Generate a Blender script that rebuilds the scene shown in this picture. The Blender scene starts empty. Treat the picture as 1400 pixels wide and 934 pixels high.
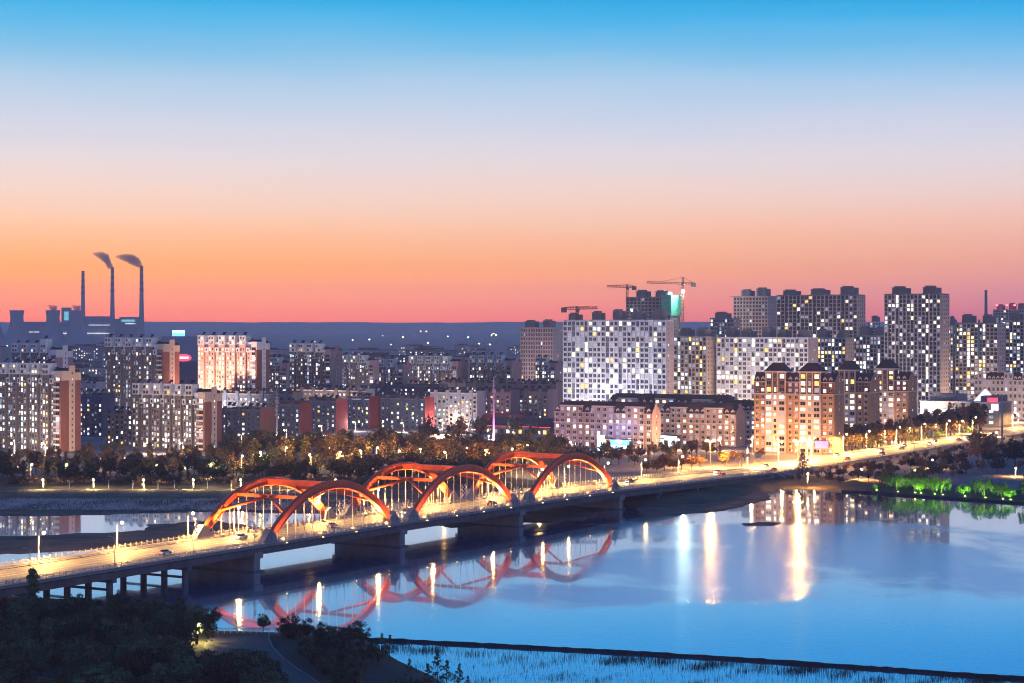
import bpy, math, random
from math import sin, cos, pi, sqrt, radians
from mathutils import Vector, Matrix
import numpy as np

random.seed(11)
rng = np.random.default_rng(7)
SC = bpy.context.scene
COL = SC.collection

# ------------------------------------------------------------------ camera
F, CX, HY, H = 2700.0, 700.0, 438.0, 75.0      # focal length, centre column, horizon row (photo pixels), eye height (m)
cam = bpy.data.cameras.new('camera')
cam.sensor_width = 36.0
cam.lens = 36.0 * F / 1400.0
cam.shift_y = -(467.0 - HY) / 1400.0
cam.clip_start, cam.clip_end = 1.0, 60000.0
camo = bpy.data.objects.new('camera', cam)
camo.location = (0, 0, H)
camo.rotation_euler = (pi / 2, 0, 0)
COL.objects.link(camo)
SC.camera = camo

# ------------------------------------------------------------------ dusk sky
SUN_AZ = radians(-24)          # sunset bearing, left of the view axis
SUN_EL = radians(1.5)
W = bpy.data.worlds.new('World')
SC.world = W
W.use_nodes = True
wn, wl = W.node_tree.nodes, W.node_tree.links
wn.clear()


def s2l(c):
    return tuple((x / 255 / 12.92) if x / 255 <= .04045 else ((x / 255 + .055) / 1.055) ** 2.4 for x in c)


def wmath(op, a, b=None, clamp=False):
    n = wn.new('ShaderNodeMath'); n.operation = op; n.use_clamp = clamp
    for i, q in enumerate((a, b)):
        if q is None: continue
        if isinstance(q, (int, float)): n.inputs[i].default_value = q
        else: wl.new(q, n.inputs[i])
    return n.outputs[0]


def wramp(fac, stops):
    n = wn.new('ShaderNodeValToRGB')
    e = n.color_ramp.elements
    while len(e) < len(stops): e.new(.5)
    for q, (p, c) in zip(e, stops):
        q.position = p; q.color = (*s2l(c), 1)
    wl.new(fac, n.inputs[0])
    return n.outputs[0]


def wmix(f, a, b, mode='MIX'):
    n = wn.new('ShaderNodeMix'); n.data_type = 'RGBA'; n.blend_type = mode
    for s, q in ((n.inputs[0], f), (n.inputs[6], a), (n.inputs[7], b)):
        if isinstance(q, (int, float)): s.default_value = q
        else: wl.new(q, s)
    return n.outputs[2]


tc = wn.new('ShaderNodeTexCoord')
sep = wn.new('ShaderNodeSeparateXYZ')
nrm = wn.new('ShaderNodeVectorMath'); nrm.operation = 'NORMALIZE'
wl.new(tc.outputs['Generated'], nrm.inputs[0]); wl.new(nrm.outputs[0], sep.inputs[0])
# thin streaks of high cloud nudge the elevation a little
mp = wn.new('ShaderNodeMapping'); mp.inputs['Scale'].default_value = (4, 4, 46)
wl.new(nrm.outputs[0], mp.inputs[0])
nz = wn.new('ShaderNodeTexNoise'); nz.inputs['Scale'].default_value = 1.6; nz.inputs['Detail'].default_value = 5
wl.new(mp.outputs[0], nz.inputs['Vector'])
wob = wmath('MULTIPLY', wmath('SUBTRACT', nz.outputs[0], .5), .012)
zz = wmath('ADD', wmath('MAXIMUM', sep.outputs[2], 0.0), wmath('MULTIPLY', wob, wmath('MINIMUM', wmath('MULTIPLY', wmath('MAXIMUM', sep.outputs[2], 0.0), 12), 1.0)))
tt = wmath('SQRT', wmath('MAXIMUM', zz, 0.0))
HAZE, EXPO = 8.0e-5, 0.35


def through_haze(obs):
    """sky radiance stops from the colours observed at photo rows, undoing exposure and the haze in between"""
    out = []
    for y, c in obs:
        el = max(.0, (HY - y) / F)
        z = sin(math.atan(el)); path = min(14600.0, 225.0 / max(z, 1e-4)); T = math.exp(-HAZE * path)
        lin = [q / 2 ** EXPO for q in s2l(c)]
        S = [max(.004, (q - g * (1 - T)) / T) for q, g in zip(lin, (.13, .12, .26))]
        out.append((sqrt(z), tuple(255 * (1.055 * q ** (1 / 2.4) - .055) if q > .0031308 else 255 * 12.92 * q for q in S)))
    return out


HIGH = [(.5, (14, 120, 194)), (.7, (28, 104, 174)), (1, (28, 84, 150))]
sunset = wramp(tt, through_haze([(438, (250, 132, 128)), (425, (254, 142, 122)), (400, (255, 158, 112)), (365, (255, 172, 120)), (330, (254, 188, 148)), (300, (250, 202, 176)), (260, (242, 212, 202)),
                                 (215, (226, 216, 222)), (170, (206, 212, 230)), (120, (178, 206, 232)), (75, (134, 194, 232)), (30, (86, 184, 234)), (3, (52, 176, 232))]) + HIGH)
pinker = wramp(tt, through_haze([(438, (190, 114, 146)), (425, (196, 122, 152)), (400, (208, 140, 158)), (365, (224, 158, 156)), (330, (234, 174, 164)), (300, (238, 188, 178)), (260, (232, 204, 204)),
                                 (215, (220, 212, 222)), (170, (202, 208, 230)), (120, (172, 202, 234)), (75, (118, 188, 234)), (30, (56, 172, 232)), (3, (26, 160, 226))]) + HIGH)
away = wramp(tt, [(0, (168, 134, 138)), (.12, (188, 156, 158)), (.26, (182, 166, 176)), (.36, (156, 160, 186)), (.5, (96, 136, 186)), (.7, (30, 98, 166)), (1, (24, 76, 140))])
hl = wmath('SQRT', wmath('ADD', wmath('MULTIPLY', sep.outputs[0], sep.outputs[0]), wmath('MULTIPLY', sep.outputs[1], sep.outputs[1])))
dt = wmath('DIVIDE', wmath('ADD', wmath('MULTIPLY', sep.outputs[0], sin(SUN_AZ)), wmath('MULTIPLY', sep.outputs[1], cos(SUN_AZ))), wmath('MAXIMUM', hl, .001))
f1 = wmath('DIVIDE', wmath('SUBTRACT', .985, dt), .235, True)
f2 = wmath('DIVIDE', wmath('SUBTRACT', .70, dt), 1.1, True)
skycol = wmix(f2, wmix(f1, sunset, pinker), away)
nish = wn.new('ShaderNodeTexSky'); nish.sky_type = 'NISHITA'; nish.sun_disc = False
nish.sun_elevation = SUN_EL; nish.sun_rotation = SUN_AZ
bg = wn.new('ShaderNodeBackground'); wl.new(skycol, bg.inputs[0]); bg.inputs[1].default_value = 1.0
bg2 = wn.new('ShaderNodeBackground'); wl.new(nish.outputs[0], bg2.inputs[0]); bg2.inputs[1].default_value = 0.002
ad = wn.new('ShaderNodeAddShader'); wl.new(bg.outputs[0], ad.inputs[0]); wl.new(bg2.outputs[0], ad.inputs[1])
wo = wn.new('ShaderNodeOutputWorld'); wl.new(ad.outputs[0], wo.inputs[0])

sun = bpy.data.lights.new('sun', 'SUN')
sun.energy, sun.angle, sun.color = 0.18, radians(12), (1, .55, .35)
suno = bpy.data.objects.new('sun', sun)
suno.rotation_euler = Vector((sin(SUN_AZ) * cos(SUN_EL), cos(SUN_AZ) * cos(SUN_EL), sin(SUN_EL))).to_track_quat('Z', 'Y').to_euler()
COL.objects.link(suno)

SC.view_settings.view_transform = 'Standard'
SC.view_settings.look = 'None'
SC.view_settings.exposure = EXPO
SC.view_settings.gamma = 1.0
SC.view_settings.use_curve_mapping = False
SC.render.engine = 'CYCLES'
cy = SC.cycles
cy.use_denoising = True
cy.max_bounces, cy.diffuse_bounces, cy.glossy_bounces, cy.transmission_bounces, cy.volume_bounces, cy.transparent_max_bounces = 6, 2, 3, 2, 2, 6
cy.sample_clamp_indirect = 4.0
cy.sample_clamp_direct = 0.0
cy.use_light_tree = True
cy.filter_width = 1.05
cy.caustics_reflective = False
cy.caustics_refractive = False


# ------------------------------------------------------------------ materials
M = {}


def mat(name, col, rough=.8, var=.18, scale=.25, bump=0.0, metal=0.0, streak=False, rnd=0.0, spec=None, seed=0):
    """plain painted / mineral surface: two noise octaves of colour variation, optional relief"""
    m = bpy.data.materials.new(name); m.use_nodes = True
    N, L = m.node_tree.nodes, m.node_tree.links
    b = N['Principled BSDF']
    b.inputs['Roughness'].default_value = rough
    b.inputs['Metallic'].default_value = metal
    if spec is not None: b.inputs['Specular IOR Level'].default_value = spec
    t = N.new('ShaderNodeTexCoord')
    mpn = N.new('ShaderNodeMapping'); L.new(t.outputs['Object'], mpn.inputs[0])
    mpn.inputs['Scale'].default_value = (1, 1, .22) if streak else (1, 1, 1)
    mpn.inputs['Location'].default_value = (seed, seed * 2, 0)
    n = N.new('ShaderNodeTexNoise'); n.inputs['Scale'].default_value = scale; n.inputs['Detail'].default_value = 6
    n.inputs['Roughness'].default_value = .65
    L.new(mpn.outputs[0], n.inputs['Vector'])
    r = N.new('ShaderNodeValToRGB')
    r.color_ramp.elements[0].position = .3; r.color_ramp.elements[1].position = .72
    r.color_ramp.elements[0].color = (*[c * (1 - var) for c in col], 1)
    r.color_ramp.elements[1].color = (*[min(1, c * (1 + var)) for c in col], 1)
    L.new(n.outputs[0], r.inputs[0])
    out = r.outputs[0]
    if rnd:
        oi = N.new('ShaderNodeObjectInfo')
        hs = N.new('ShaderNodeHueSaturation')
        mr = N.new('ShaderNodeMapRange'); mr.inputs[3].default_value = 1 - rnd; mr.inputs[4].default_value = 1 + rnd
        L.new(oi.outputs['Random'], mr.inputs[0]); L.new(mr.outputs[0], hs.inputs['Value'])
        mr2 = N.new('ShaderNodeMapRange'); mr2.inputs[3].default_value = .5 - rnd * .06; mr2.inputs[4].default_value = .5 + rnd * .06
        ml = N.new('ShaderNodeMath'); ml.operation = 'FRACT'
        mm = N.new('ShaderNodeMath'); mm.operation = 'MULTIPLY'; mm.inputs[1].default_value = 7.31
        L.new(oi.outputs['Random'], mm.inputs[0]); L.new(mm.outputs[0], ml.inputs[0]); L.new(ml.outputs[0], mr2.inputs[0]); L.new(mr2.outputs[0], hs.inputs['Hue'])
        L.new(out, hs.inputs['Color']); out = hs.outputs[0]
    L.new(out, b.inputs['Base Color'])
    if bump:
        bp = N.new('ShaderNodeBump'); bp.inputs['Strength'].default_value = bump; bp.inputs['Distance'].default_value = .3
        L.new(n.outputs[0], bp.inputs['Height']); L.new(bp.outputs[0], b.inputs['Normal'])
    M[name] = m
    return m


def emit(name, col, strength, sampled=False, vary=0.0, scale=.37):
    m = bpy.data.materials.new(name); m.use_nodes = True
    N, L = m.node_tree.nodes, m.node_tree.links
    b = N['Principled BSDF']
    b.inputs['Base Color'].default_value = (*[c * .4 for c in col], 1)
    b.inputs['Roughness'].default_value = .35
    b.inputs['Emission Color'].default_value = (*col, 1)
    b.inputs['Emission Strength'].default_value = strength
    if vary:
        g = N.new('ShaderNodeNewGeometry')
        n = N.new('ShaderNodeTexNoise'); n.inputs['Scale'].default_value = scale; n.inputs['Detail'].default_value = 3; n.inputs['Roughness'].default_value = .8
        L.new(g.outputs['Position'], n.inputs['Vector'])
        mr = N.new('ShaderNodeMapRange'); mr.inputs[1].default_value = .3; mr.inputs[2].default_value = .7
        mr.inputs[3].default_value = strength * (1 - vary); mr.inputs[4].default_value = strength * (1 + vary)
        L.new(n.outputs[0], mr.inputs[0]); L.new(mr.outputs[0], b.inputs['Emission Strength'])
    m.cycles.emission_sampling = 'AUTO' if sampled else 'NONE'
    M[name] = m
    return m


mat('concrete', (.30, .29, .30), .85, .2, .35, streak=True)
mat('concrete_dark', (.17, .165, .18), .85, .25, .3, streak=True)
mat('asphalt', (.17, .16, .15), .7, .2, .6)
mat('road_paint', (.75, .75, .72), .6, .1, 2)
mat('paving', (.20, .18, .19), .8, .2, .8)
mat('red_steel', (.68, .12, .035), .38, .14, .4, spec=.5)
mat('rail_metal', (.52, .50, .46), .5, .12, 1.5)
mat('cable', (.75, .74, .72), .45, .05, 2)
mat('pole_metal', (.38, .38, .38), .45, .08, 2)
mat('grey_render', (.20, .165, .155), .9, .22, .16, streak=True)
mat('brown_brick', (.30, .11, .075), .9, .2, .3, streak=True)
mat('peach_render', (.74, .52, .40), .88, .12, .2, streak=True)
mat('white_render', (.80, .76, .76), .85, .1, .2, streak=True)
mat('pink_lit_render', (.74, .40, .31), .88, .12, .2, streak=True)  # warm pink of the floodlighting put into the wall colour
mat('pale_teal', (.50, .58, .60), .88, .12, .2, streak=True)
mat('tower_white', (.82, .79, .78), .8, .08, .15, streak=True)
mat('tower_blue', (.10, .14, .27), .5, .2, .3)
mat('tower_pink', (.64, .46, .43), .85, .14, .2, streak=True)
mat('tower_grey', (.25, .235, .245), .85, .18, .2, streak=True)
mat('tower_grey_light', (.46, .43, .43), .85, .12, .2, streak=True)
mat('tower_beige', (.66, .49, .40), .85, .12, .2, streak=True)  # albedo raised to carry the warm light on right-hand flanks
mat('tower_tan', (.42, .36, .32), .85, .14, .2, streak=True)
mat('walkup_blue', (.05, .085, .16), .85, .25, .25, streak=True)
mat('walkup_grey', (.16, .15, .18), .85, .25, .25, streak=True)
mat('walkup_red', (.26, .03, .045), .85, .15, .3, streak=True)
mat('walkup_plum', (.34, .22, .28), .85, .15, .3, streak=True)
mat('walkup_pale', (.62, .52, .54), .85, .15, .3, streak=True)
mat('roof_dark', (.045, .04, .055), .8, .3, .4)
mat('roof_tile', (.07, .038, .036), .75, .3, .8, bump=.3)
mat('manor_tan', (.54, .31, .18), .88, .16, .25, streak=True)
mat('manor_brick', (.24, .10, .075), .88, .18, .4, streak=True)
mat('manor_stone', (.76, .62, .56), .85, .1, .3)
mat('manor_rose', (.56, .37, .31), .88, .14, .25, streak=True)
mat('frame_white', (.72, .70, .70), .6, .05, 1)
mat('frame_mid', (.34, .31, .30), .6, .1, 1)
mat('frame_dark', (.12, .11, .12), .6, .1, 1)
mat('glass_dark', (.018, .02, .03), .12, .3, .3)
mat('glass_blue', (.03, .05, .12), .1, .4, .3)
mat('panel_black', (.02, .022, .035), .25, .2, 1)
mat('plant_wall_hazed', (.20, .22, .32), .85, .15, .02)  # bluish haze tone mixed into the wall colour
mat('plant_pale', (.34, .36, .40), .85, .15, .02)
mat('hazed_concrete', (.26, .26, .33), .9, .12, .02)  # concrete with the blue of the haze mixed into its colour
mat('stack_red', (.33, .06, .05), .8, .1, .05)
mat('crane_steel', (.14, .06, .045), .6, .1, .5)
mat('mud', (.20, .125, .095), .95, .45, .07, bump=.35, spec=.1)
mat('earth', (.16, .11, .07), .95, .4, .05, bump=.4, spec=.1)
mat('city_ground', (.24, .21, .215), .95, .4, .012, spec=.1)
mat('rock_slope', (.23, .18, .14), .9, .35, .5, bump=.6)
mat('park_earth', (.035, .038, .028), .95, .4, .2, bump=.4)
mat('path_paving', (.06, .056, .07), .75, .22, .9)
mat('reed_dark', (.035, .036, .03), .9, .4, .4)
mat('reed_pale', (.62, .56, .60), .9, .4, .2)
mat('dike_stone', (.03, .03, .035), .9, .4, .8)
mat('bark', (.055, .042, .035), .9, .3, .8)
mat('bark_pale', (.16, .14, .12), .9, .3, .8)
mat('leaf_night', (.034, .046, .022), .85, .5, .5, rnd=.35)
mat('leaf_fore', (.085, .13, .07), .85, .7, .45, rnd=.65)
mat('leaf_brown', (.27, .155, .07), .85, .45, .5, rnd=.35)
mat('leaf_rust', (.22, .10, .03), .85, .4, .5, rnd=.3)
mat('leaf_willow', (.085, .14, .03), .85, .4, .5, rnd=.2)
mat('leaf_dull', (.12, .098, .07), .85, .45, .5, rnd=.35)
mat('sign_plate', (.5, .5, .52), .5, .1, 1)
mat('car_white', (.7, .7, .7), .3, .03, 1)
mat('car_dark', (.04, .045, .055), .3, .05, 1)
mat('car_red', (.35, .03, .03), .3, .05, 1)
mat('tyre', (.02, .02, .02), .85, .1, 1)
emit('lit_white', (1, .93, .84), 1.8, vary=.85, scale=.85)
emit('lit_warm', (1, .78, .48), 1.7, vary=.75, scale=.85)
emit('lit_yellow', (1, .58, .12), 1.5, vary=.65, scale=.85)
emit('lit_cool', (.66, .88, 1), 1.2, vary=.75, scale=.85)
emit('dim_sky_glow', (.75, .72, .9), .34, vary=.6, scale=.85)  # faint glow for dim rooms and for sky reflected in unlit panes
emit('lit_blue', (.1, .3, 1), .9, vary=.5)
emit('bulb_sodium', (1, .70, .28), 26, sampled=True)
emit('bulb_yellow', (1, .86, .32), 20, sampled=True)
emit('bulb_white', (.86, .95, 1), 26, sampled=True)
emit('bulb_green', (.45, 1, .12), 14)
emit('sign_blue', (.10, .45, 1), 3.0)
emit('sign_cyan', (.35, .85, 1), 2.6, vary=.5, scale=.9)
emit('sign_white', (.85, .93, 1), 2.6, vary=.6, scale=.9)
emit('sign_red', (1, .05, .10), 2.0)
emit('sign_violet', (.62, .40, .95), .9, vary=.3, scale=1.5)
emit('sign_pink', (1, .35, .75), 1.1)
emit('headlight', (1, .95, .85), 12)
emit('taillight', (1, .05, .02), 5)
emit('warm_strip', (1, .72, .40), 1.6, vary=.6, scale=.3)
emit('teal_glow', (.25, .85, .95), .55, vary=.4, scale=.02)
emit('red_beacon', (1, .04, .05), 14)
emit('strip_white', (.95, .96, 1), .9, vary=.5, scale=.08)

# river: long-exposure calm surface, smooth lanes and wind-ruffled patches
m = bpy.data.materials.new('river'); m.use_nodes = True
N, L = m.node_tree.nodes, m.node_tree.links
b = N['Principled BSDF']
b.inputs['Base Color'].default_value = (.22, .52, .90, 1)
b.inputs['Metallic'].default_value = .80
b.inputs['Coat Weight'].default_value = 1.0
b.inputs['Coat Roughness'].default_value = .025
b.inputs['Coat IOR'].default_value = 1.45
b.inputs['IOR'].default_value = 1.33
t = N.new('ShaderNodeNewGeometry')
mpn = N.new('ShaderNodeMapping'); L.new(t.outputs['Position'], mpn.inputs[0]); mpn.inputs['Scale'].default_value = (.022, .012, 0)
n1 = N.new('ShaderNodeTexNoise'); n1.inputs['Scale'].default_value = 1.0; n1.inputs['Detail'].default_value = 6; n1.inputs['Roughness'].default_value = .6
n1.inputs['Distortion'].default_value = .5
L.new(mpn.outputs[0], n1.inputs['Vector'])


def rmath(op, a_, b_):
    q = N.new('ShaderNodeMath'); q.operation = op
    for i_, v_ in enumerate((a_, b_)):
        if isinstance(v_, (int, float)): q.inputs[i_].default_value = v_
        else: L.new(v_, q.inputs[i_])
    return q.outputs[0]


near = None
for (wx, wy, wrx, wry) in ((58, 592, 46, 56), (20, 540, 36, 26), (128, 630, 52, 100), (84, 700, 60, 40), (230, 560, 60, 90)):
    v1 = N.new('ShaderNodeVectorMath'); v1.operation = 'SUBTRACT'; v1.inputs[1].default_value = (wx, wy, 0); L.new(t.outputs['Position'], v1.inputs[0])
    v2 = N.new('ShaderNodeVectorMath'); v2.operation = 'MULTIPLY'; v2.inputs[1].default_value = (1 / wrx, 1 / wry, 0); L.new(v1.outputs[0], v2.inputs[0])
    v3 = N.new('ShaderNodeVectorMath'); v3.operation = 'LENGTH'; L.new(v2.outputs[0], v3.inputs[0])
    near = v3.outputs['Value'] if near is None else rmath('MINIMUM', near, v3.outputs['Value'])
near = rmath('ADD', near, rmath('MULTIPLY', rmath('SUBTRACT', n1.outputs[0], .5), 2.6))
mr = N.new('ShaderNodeMapRange'); mr.interpolation_type = 'SMOOTHSTEP'
mr.inputs[1].default_value = .55; mr.inputs[2].default_value = 1.1; mr.inputs[3].default_value = .24; mr.inputs[4].default_value = .085
L.new(near, mr.inputs[0]); L.new(mr.outputs[0], b.inputs['Roughness'])
mc = N.new('ShaderNodeMath'); mc.operation = 'MULTIPLY_ADD'; mc.inputs[1].default_value = .9; mc.inputs[2].default_value = -.055
L.new(mr.outputs[0], mc.inputs[0]); L.new(mc.outputs[0], b.inputs['Coat Roughness'])
mp2 = N.new('ShaderNodeMapping'); L.new(t.outputs['Position'], mp2.inputs[0]); mp2.inputs['Scale'].default_value = (.32, .9, 0)
n2 = N.new('ShaderNodeTexNoise'); n2.inputs['Scale'].default_value = 1.0; n2.inputs['Detail'].default_value = 5
L.new(mp2.outputs[0], n2.inputs['Vector'])
bp = N.new('ShaderNodeBump'); bp.inputs['Distance'].default_value = .30
ms = N.new('ShaderNodeMapRange'); ms.inputs[1].default_value = .085; ms.inputs[2].default_value = .24; ms.inputs[3].default_value = .10; ms.inputs[4].default_value = .9
L.new(mr.outputs[0], ms.inputs[0]); L.new(ms.outputs[0], bp.inputs['Strength'])
L.new(n2.outputs[0], bp.inputs['Height']); L.new(bp.outputs[0], b.inputs['Normal'])
M['river'] = m


# ------------------------------------------------------------------ geometry helpers
class MB:
    def __init__(s):
        s.v, s.f, s.mi = [], [], []

    def quad(s, a, b, c, d, m=0):
        i = len(s.v); s.v += [a, b, c, d]; s.f.append((i, i + 1, i + 2, i + 3)); s.mi.append(m)

    def poly(s, pts, m=0):
        i = len(s.v); s.v += list(pts); s.f.append(tuple(range(i, i + len(pts)))); s.mi.append(m)

    def box(s, x0, x1, y0, y1, z0, z1, m=0):
        i = len(s.v)
        s.v += [(x0, y0, z0), (x1, y0, z0), (x1, y1, z0), (x0, y1, z0), (x0, y0, z1), (x1, y0, z1), (x1, y1, z1), (x0, y1, z1)]
        for q in ((0, 3, 2, 1), (4, 5, 6, 7), (0, 1, 5, 4), (1, 2, 6, 5), (2, 3, 7, 6), (3, 0, 4, 7)):
            s.f.append(tuple(i + k for k in q)); s.mi.append(m)

    def frustum(s, x0, x1, y0, y1, z0, z1, ix, iy, m=0):
        """box whose top is drawn in by ix, iy (hipped roof, taper)"""
        i = len(s.v)
        s.v += [(x0, y0, z0), (x1, y0, z0), (x1, y1, z0), (x0, y1, z0),
                (x0 + ix, y0 + iy, z1), (x1 - ix, y0 + iy, z1), (x1 - ix, y1 - iy, z1), (x0 + ix, y1 - iy, z1)]
        for q in ((0, 3, 2, 1), (4, 5, 6, 7), (0, 1, 5, 4), (1, 2, 6, 5), (2, 3, 7, 6), (3, 0, 4, 7)):
            s.f.append(tuple(i + k for k in q)); s.mi.append(m)

    def tube(s, pts, rad, n=6, m=0, caps=True):
        pts = [Vector(p) for p in pts]
        if isinstance(rad, (int, float)): rad = [rad] * len(pts)
        i0 = len(s.v)
        for k, p in enumerate(pts):
            d = (pts[min(k + 1, len(pts) - 1)] - pts[max(k - 1, 0)]).normalized()
            u = d.cross(Vector((0, 0, 1)))
            if u.length < .05: u = d.cross(Vector((0, 1, 0)))
            u.normalize(); w = d.cross(u)
            for j in range(n):
                a = 2 * pi * j / n
                s.v.append(tuple(p + (u * cos(a) + w * sin(a)) * rad[k]))
        for k in range(len(pts) - 1):
            for j in range(n):
                j2 = (j + 1) % n
                s.f.append((i0 + k * n + j, i0 + k * n + j2, i0 + (k + 1) * n + j2, i0 + (k + 1) * n + j)); s.mi.append(m)
        if caps:
            s.f.append(tuple(i0 + j for j in range(n - 1, -1, -1))); s.mi.append(m)
            s.f.append(tuple(i0 + (len(pts) - 1) * n + j for j in range(n))); s.mi.append(m)

    def loft(s, rings, m=0, closed=True, caps=True):
        i0 = len(s.v); n = len(rings[0])
        for r in rings: s.v += [tuple(p) for p in r]
        for k in range(len(rings) - 1):
            for j in range(n if closed else n - 1):
                j2 = (j + 1) % n
                s.f.append((i0 + k * n + j, i0 + k * n + j2, i0 + (k + 1) * n + j2, i0 + (k + 1) * n + j)); s.mi.append(m)
        if caps and closed:
            s.f.append(tuple(i0 + j for j in range(n - 1, -1, -1))); s.mi.append(m)
            s.f.append(tuple(i0 + (len(rings) - 1) * n + j for j in range(n))); s.mi.append(m)

    def mesh(s, name, mats, smooth=False):
        me = bpy.data.meshes.new(name)
        me.from_pydata(s.v, [], s.f)
        for q in (mats if isinstance(mats, (list, tuple)) else [mats]): me.materials.append(M[q])
        if len(me.materials) > 1: me.polygons.foreach_set('material_index', s.mi)
        if smooth: me.polygons.foreach_set('use_smooth', [True] * len(me.polygons))
        me.update()
        return me

    def build(s, name, mats, parent=None, kind=None, smooth=False):
        return link(name, s.mesh(name, mats, smooth), parent, kind)


def link(name, me, parent=None, kind=None, loc=None, rz=0.0, scale=None):
    o = bpy.data.objects.new(name, me); COL.objects.link(o)
    if parent: o.parent = parent
    if kind: o['kind'] = kind
    if loc is not None: o.location = loc
    if rz: o.rotation_euler = (0, 0, rz)
    if scale is not None: o.scale = scale
    return o


def tag(o, label, cat, group=None, kind=None):
    o['label'] = label; o['category'] = cat
    if group: o['group'] = group
    if kind: o['kind'] = kind
    return o


def thing(name, label, cat, loc=(0, 0, 0), rz=0.0, group=None, scale=None):
    o = bpy.data.objects.new(name, None); COL.objects.link(o)
    o.empty_display_size = .5
    o.location = loc; o.rotation_euler = (0, 0, rz)
    if scale is not None: o.scale = scale
    return tag(o, label, cat, group)


def struct(name, mb, mats, smooth=False, label=None):
    o = mb.build(name, mats, None, 'structure', smooth)
    if label: o['label'] = label
    return o


def at(x, y, z=0.0):
    """ground position (m) of a photo pixel for a point at height z"""
    d = F * (H - z) / (y - HY)
    return Vector(((x - CX) * d / F, d, z))


def lamp_light(parent, loc, power, col, radius=.35, spot=None, aim=None, name='lamp_light', blend=.4):
    li = bpy.data.lights.new(name, 'SPOT' if spot else 'POINT')
    li.energy = power; li.color = col; li.shadow_soft_size = radius
    if spot: li.spot_size = spot; li.spot_blend = blend
    o = bpy.data.objects.new(name, li); COL.objects.link(o)
    o.parent = parent; o.location = loc
    if aim is not None: o.rotation_euler = (-Vector(aim)).to_track_quat('Z', 'Y').to_euler()
    return o


ORD = 'first second third fourth fifth sixth seventh eighth ninth tenth eleventh twelfth thirteenth fourteenth fifteenth sixteenth seventeenth eighteenth nineteenth twentieth'.split()


def zone(v, table):
    for lim, txt in table:
        if v < lim: return txt
    return table[-1][1]


# ------------------------------------------------------------------ ground, river, mud
GZ = 3.0
shore_px = [(-900, 664), (-400, 666), (0, 668), (120, 668), (260, 667.5), (400, 668), (560, 669), (700, 672), (800, 681), (872, 693), (960, 689), (1010, 680),
            (1036, 673), (1062, 668), (1120, 670), (1190, 673), (1280, 680), (1400, 688), (1560, 697), (1800, 707), (2300, 720)]
shore = []
for (a, b_) in zip(shore_px[:-1], shore_px[1:]):
    p, q = at(*a), at(*b_)
    n = max(2, int((q - p).length / 9))
    for i in range(n):
        c = p.lerp(q, i / n)
        shore.append(Vector((c.x, c.y + 1.6 * sin(c.x * .11) + 1.1 * sin(c.x * .29 + 1), 0)))
shore.append(at(*shore_px[-1]))
rows = [(0, -.5), (2.5, .5), (7, 1.1), (18, 1.9), (40, 2.6), (80, GZ), (160, GZ), (400, GZ), (1000, GZ), (3000, GZ), (7000, GZ), (13000, 3)]
mb = MB(); rings = []
for dy, z in rows:
    r = []
    for p in shore:
        f = (p.y + dy) / p.y if dy > 300 else 1 + dy / 4000
        wob = .35 * sin(p.x * .13 + dy) * (0 < dy < 100)
        r.append((p.x * f, p.y + dy, z + wob))
    rings.append(r)
i0 = 0
mb.loft(rings, closed=False)
o = struct('ground', mb, 'city_ground', True)
mb = MB()
mb.loft([[(p[0], p[1] - .02, p[2] + .012) for p in r] for r in rings[:5]], closed=False)
struct('river_bank', mb, 'earth', True)

mb = MB()
mb.quad((-900, 150, 0), (900, 150, 0), (900, 1400, 0), (-900, 1400, 0))
struct('river_water', mb, 'river')



def land_z(x, y):
    ys = np.interp(x, [p.x for p in shore], [p.y for p in shore])
    return float(np.interp(y - ys, [r[0] for r in rows], [r[1] for r in rows]))


# far low hills closing the plain
mb = MB()
ra, rb, rc = [], [], []
for i in range(121):
    x = -6000 + i * 100
    h = 63 + 2 * sin(i * .21) + 1.5 * sin(i * .53 + 1) + 1.2 * sin(i * 1.3) + .8 * sin(i * 2.9)
    ra.append((x, 12000, 2.5)); rb.append((x, 13000, h)); rc.append((x, 13700, 2.5))
mb.loft([ra, rb, rc], closed=False)
struct('hills', mb, 'city_ground', True)


def blob_patch(name, pts, z, m, seed, kind='structure'):
    """flat mud patch with a ragged rim, its edge just under the water"""
    r_ = random.Random(seed)
    P = [at(*p) for p in pts]
    out = []
    for i in range(len(P)):
        a, b_ = P[i], P[(i + 1) % len(P)]
        n = max(2, int((b_ - a).length / 5))
        for k in range(n):
            c = a.lerp(b_, k / n)
            out.append(Vector((c.x + r_.uniform(-1.3, 1.3), c.y + r_.uniform(-2.2, 2.2), 0)))
    cen = sum(out, Vector()) / len(out)
    mb = MB()
    mb.loft([[(p.x, p.y, -.15) for p in out], [tuple(cen.lerp(p, .96) + Vector((0, 0, z * .7))) for p in out], [tuple(cen.lerp(p, .80) + Vector((0, 0, z))) for p in out]], caps=False)
    i = len(mb.v); mb.v += [tuple(cen.lerp(p, .80) + Vector((0, 0, z))) for p in out]
    mb.f.append(tuple(range(i, i + len(out)))); mb.mi.append(0)
    o = mb.build(name, m, None, kind)
    return o


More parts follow.
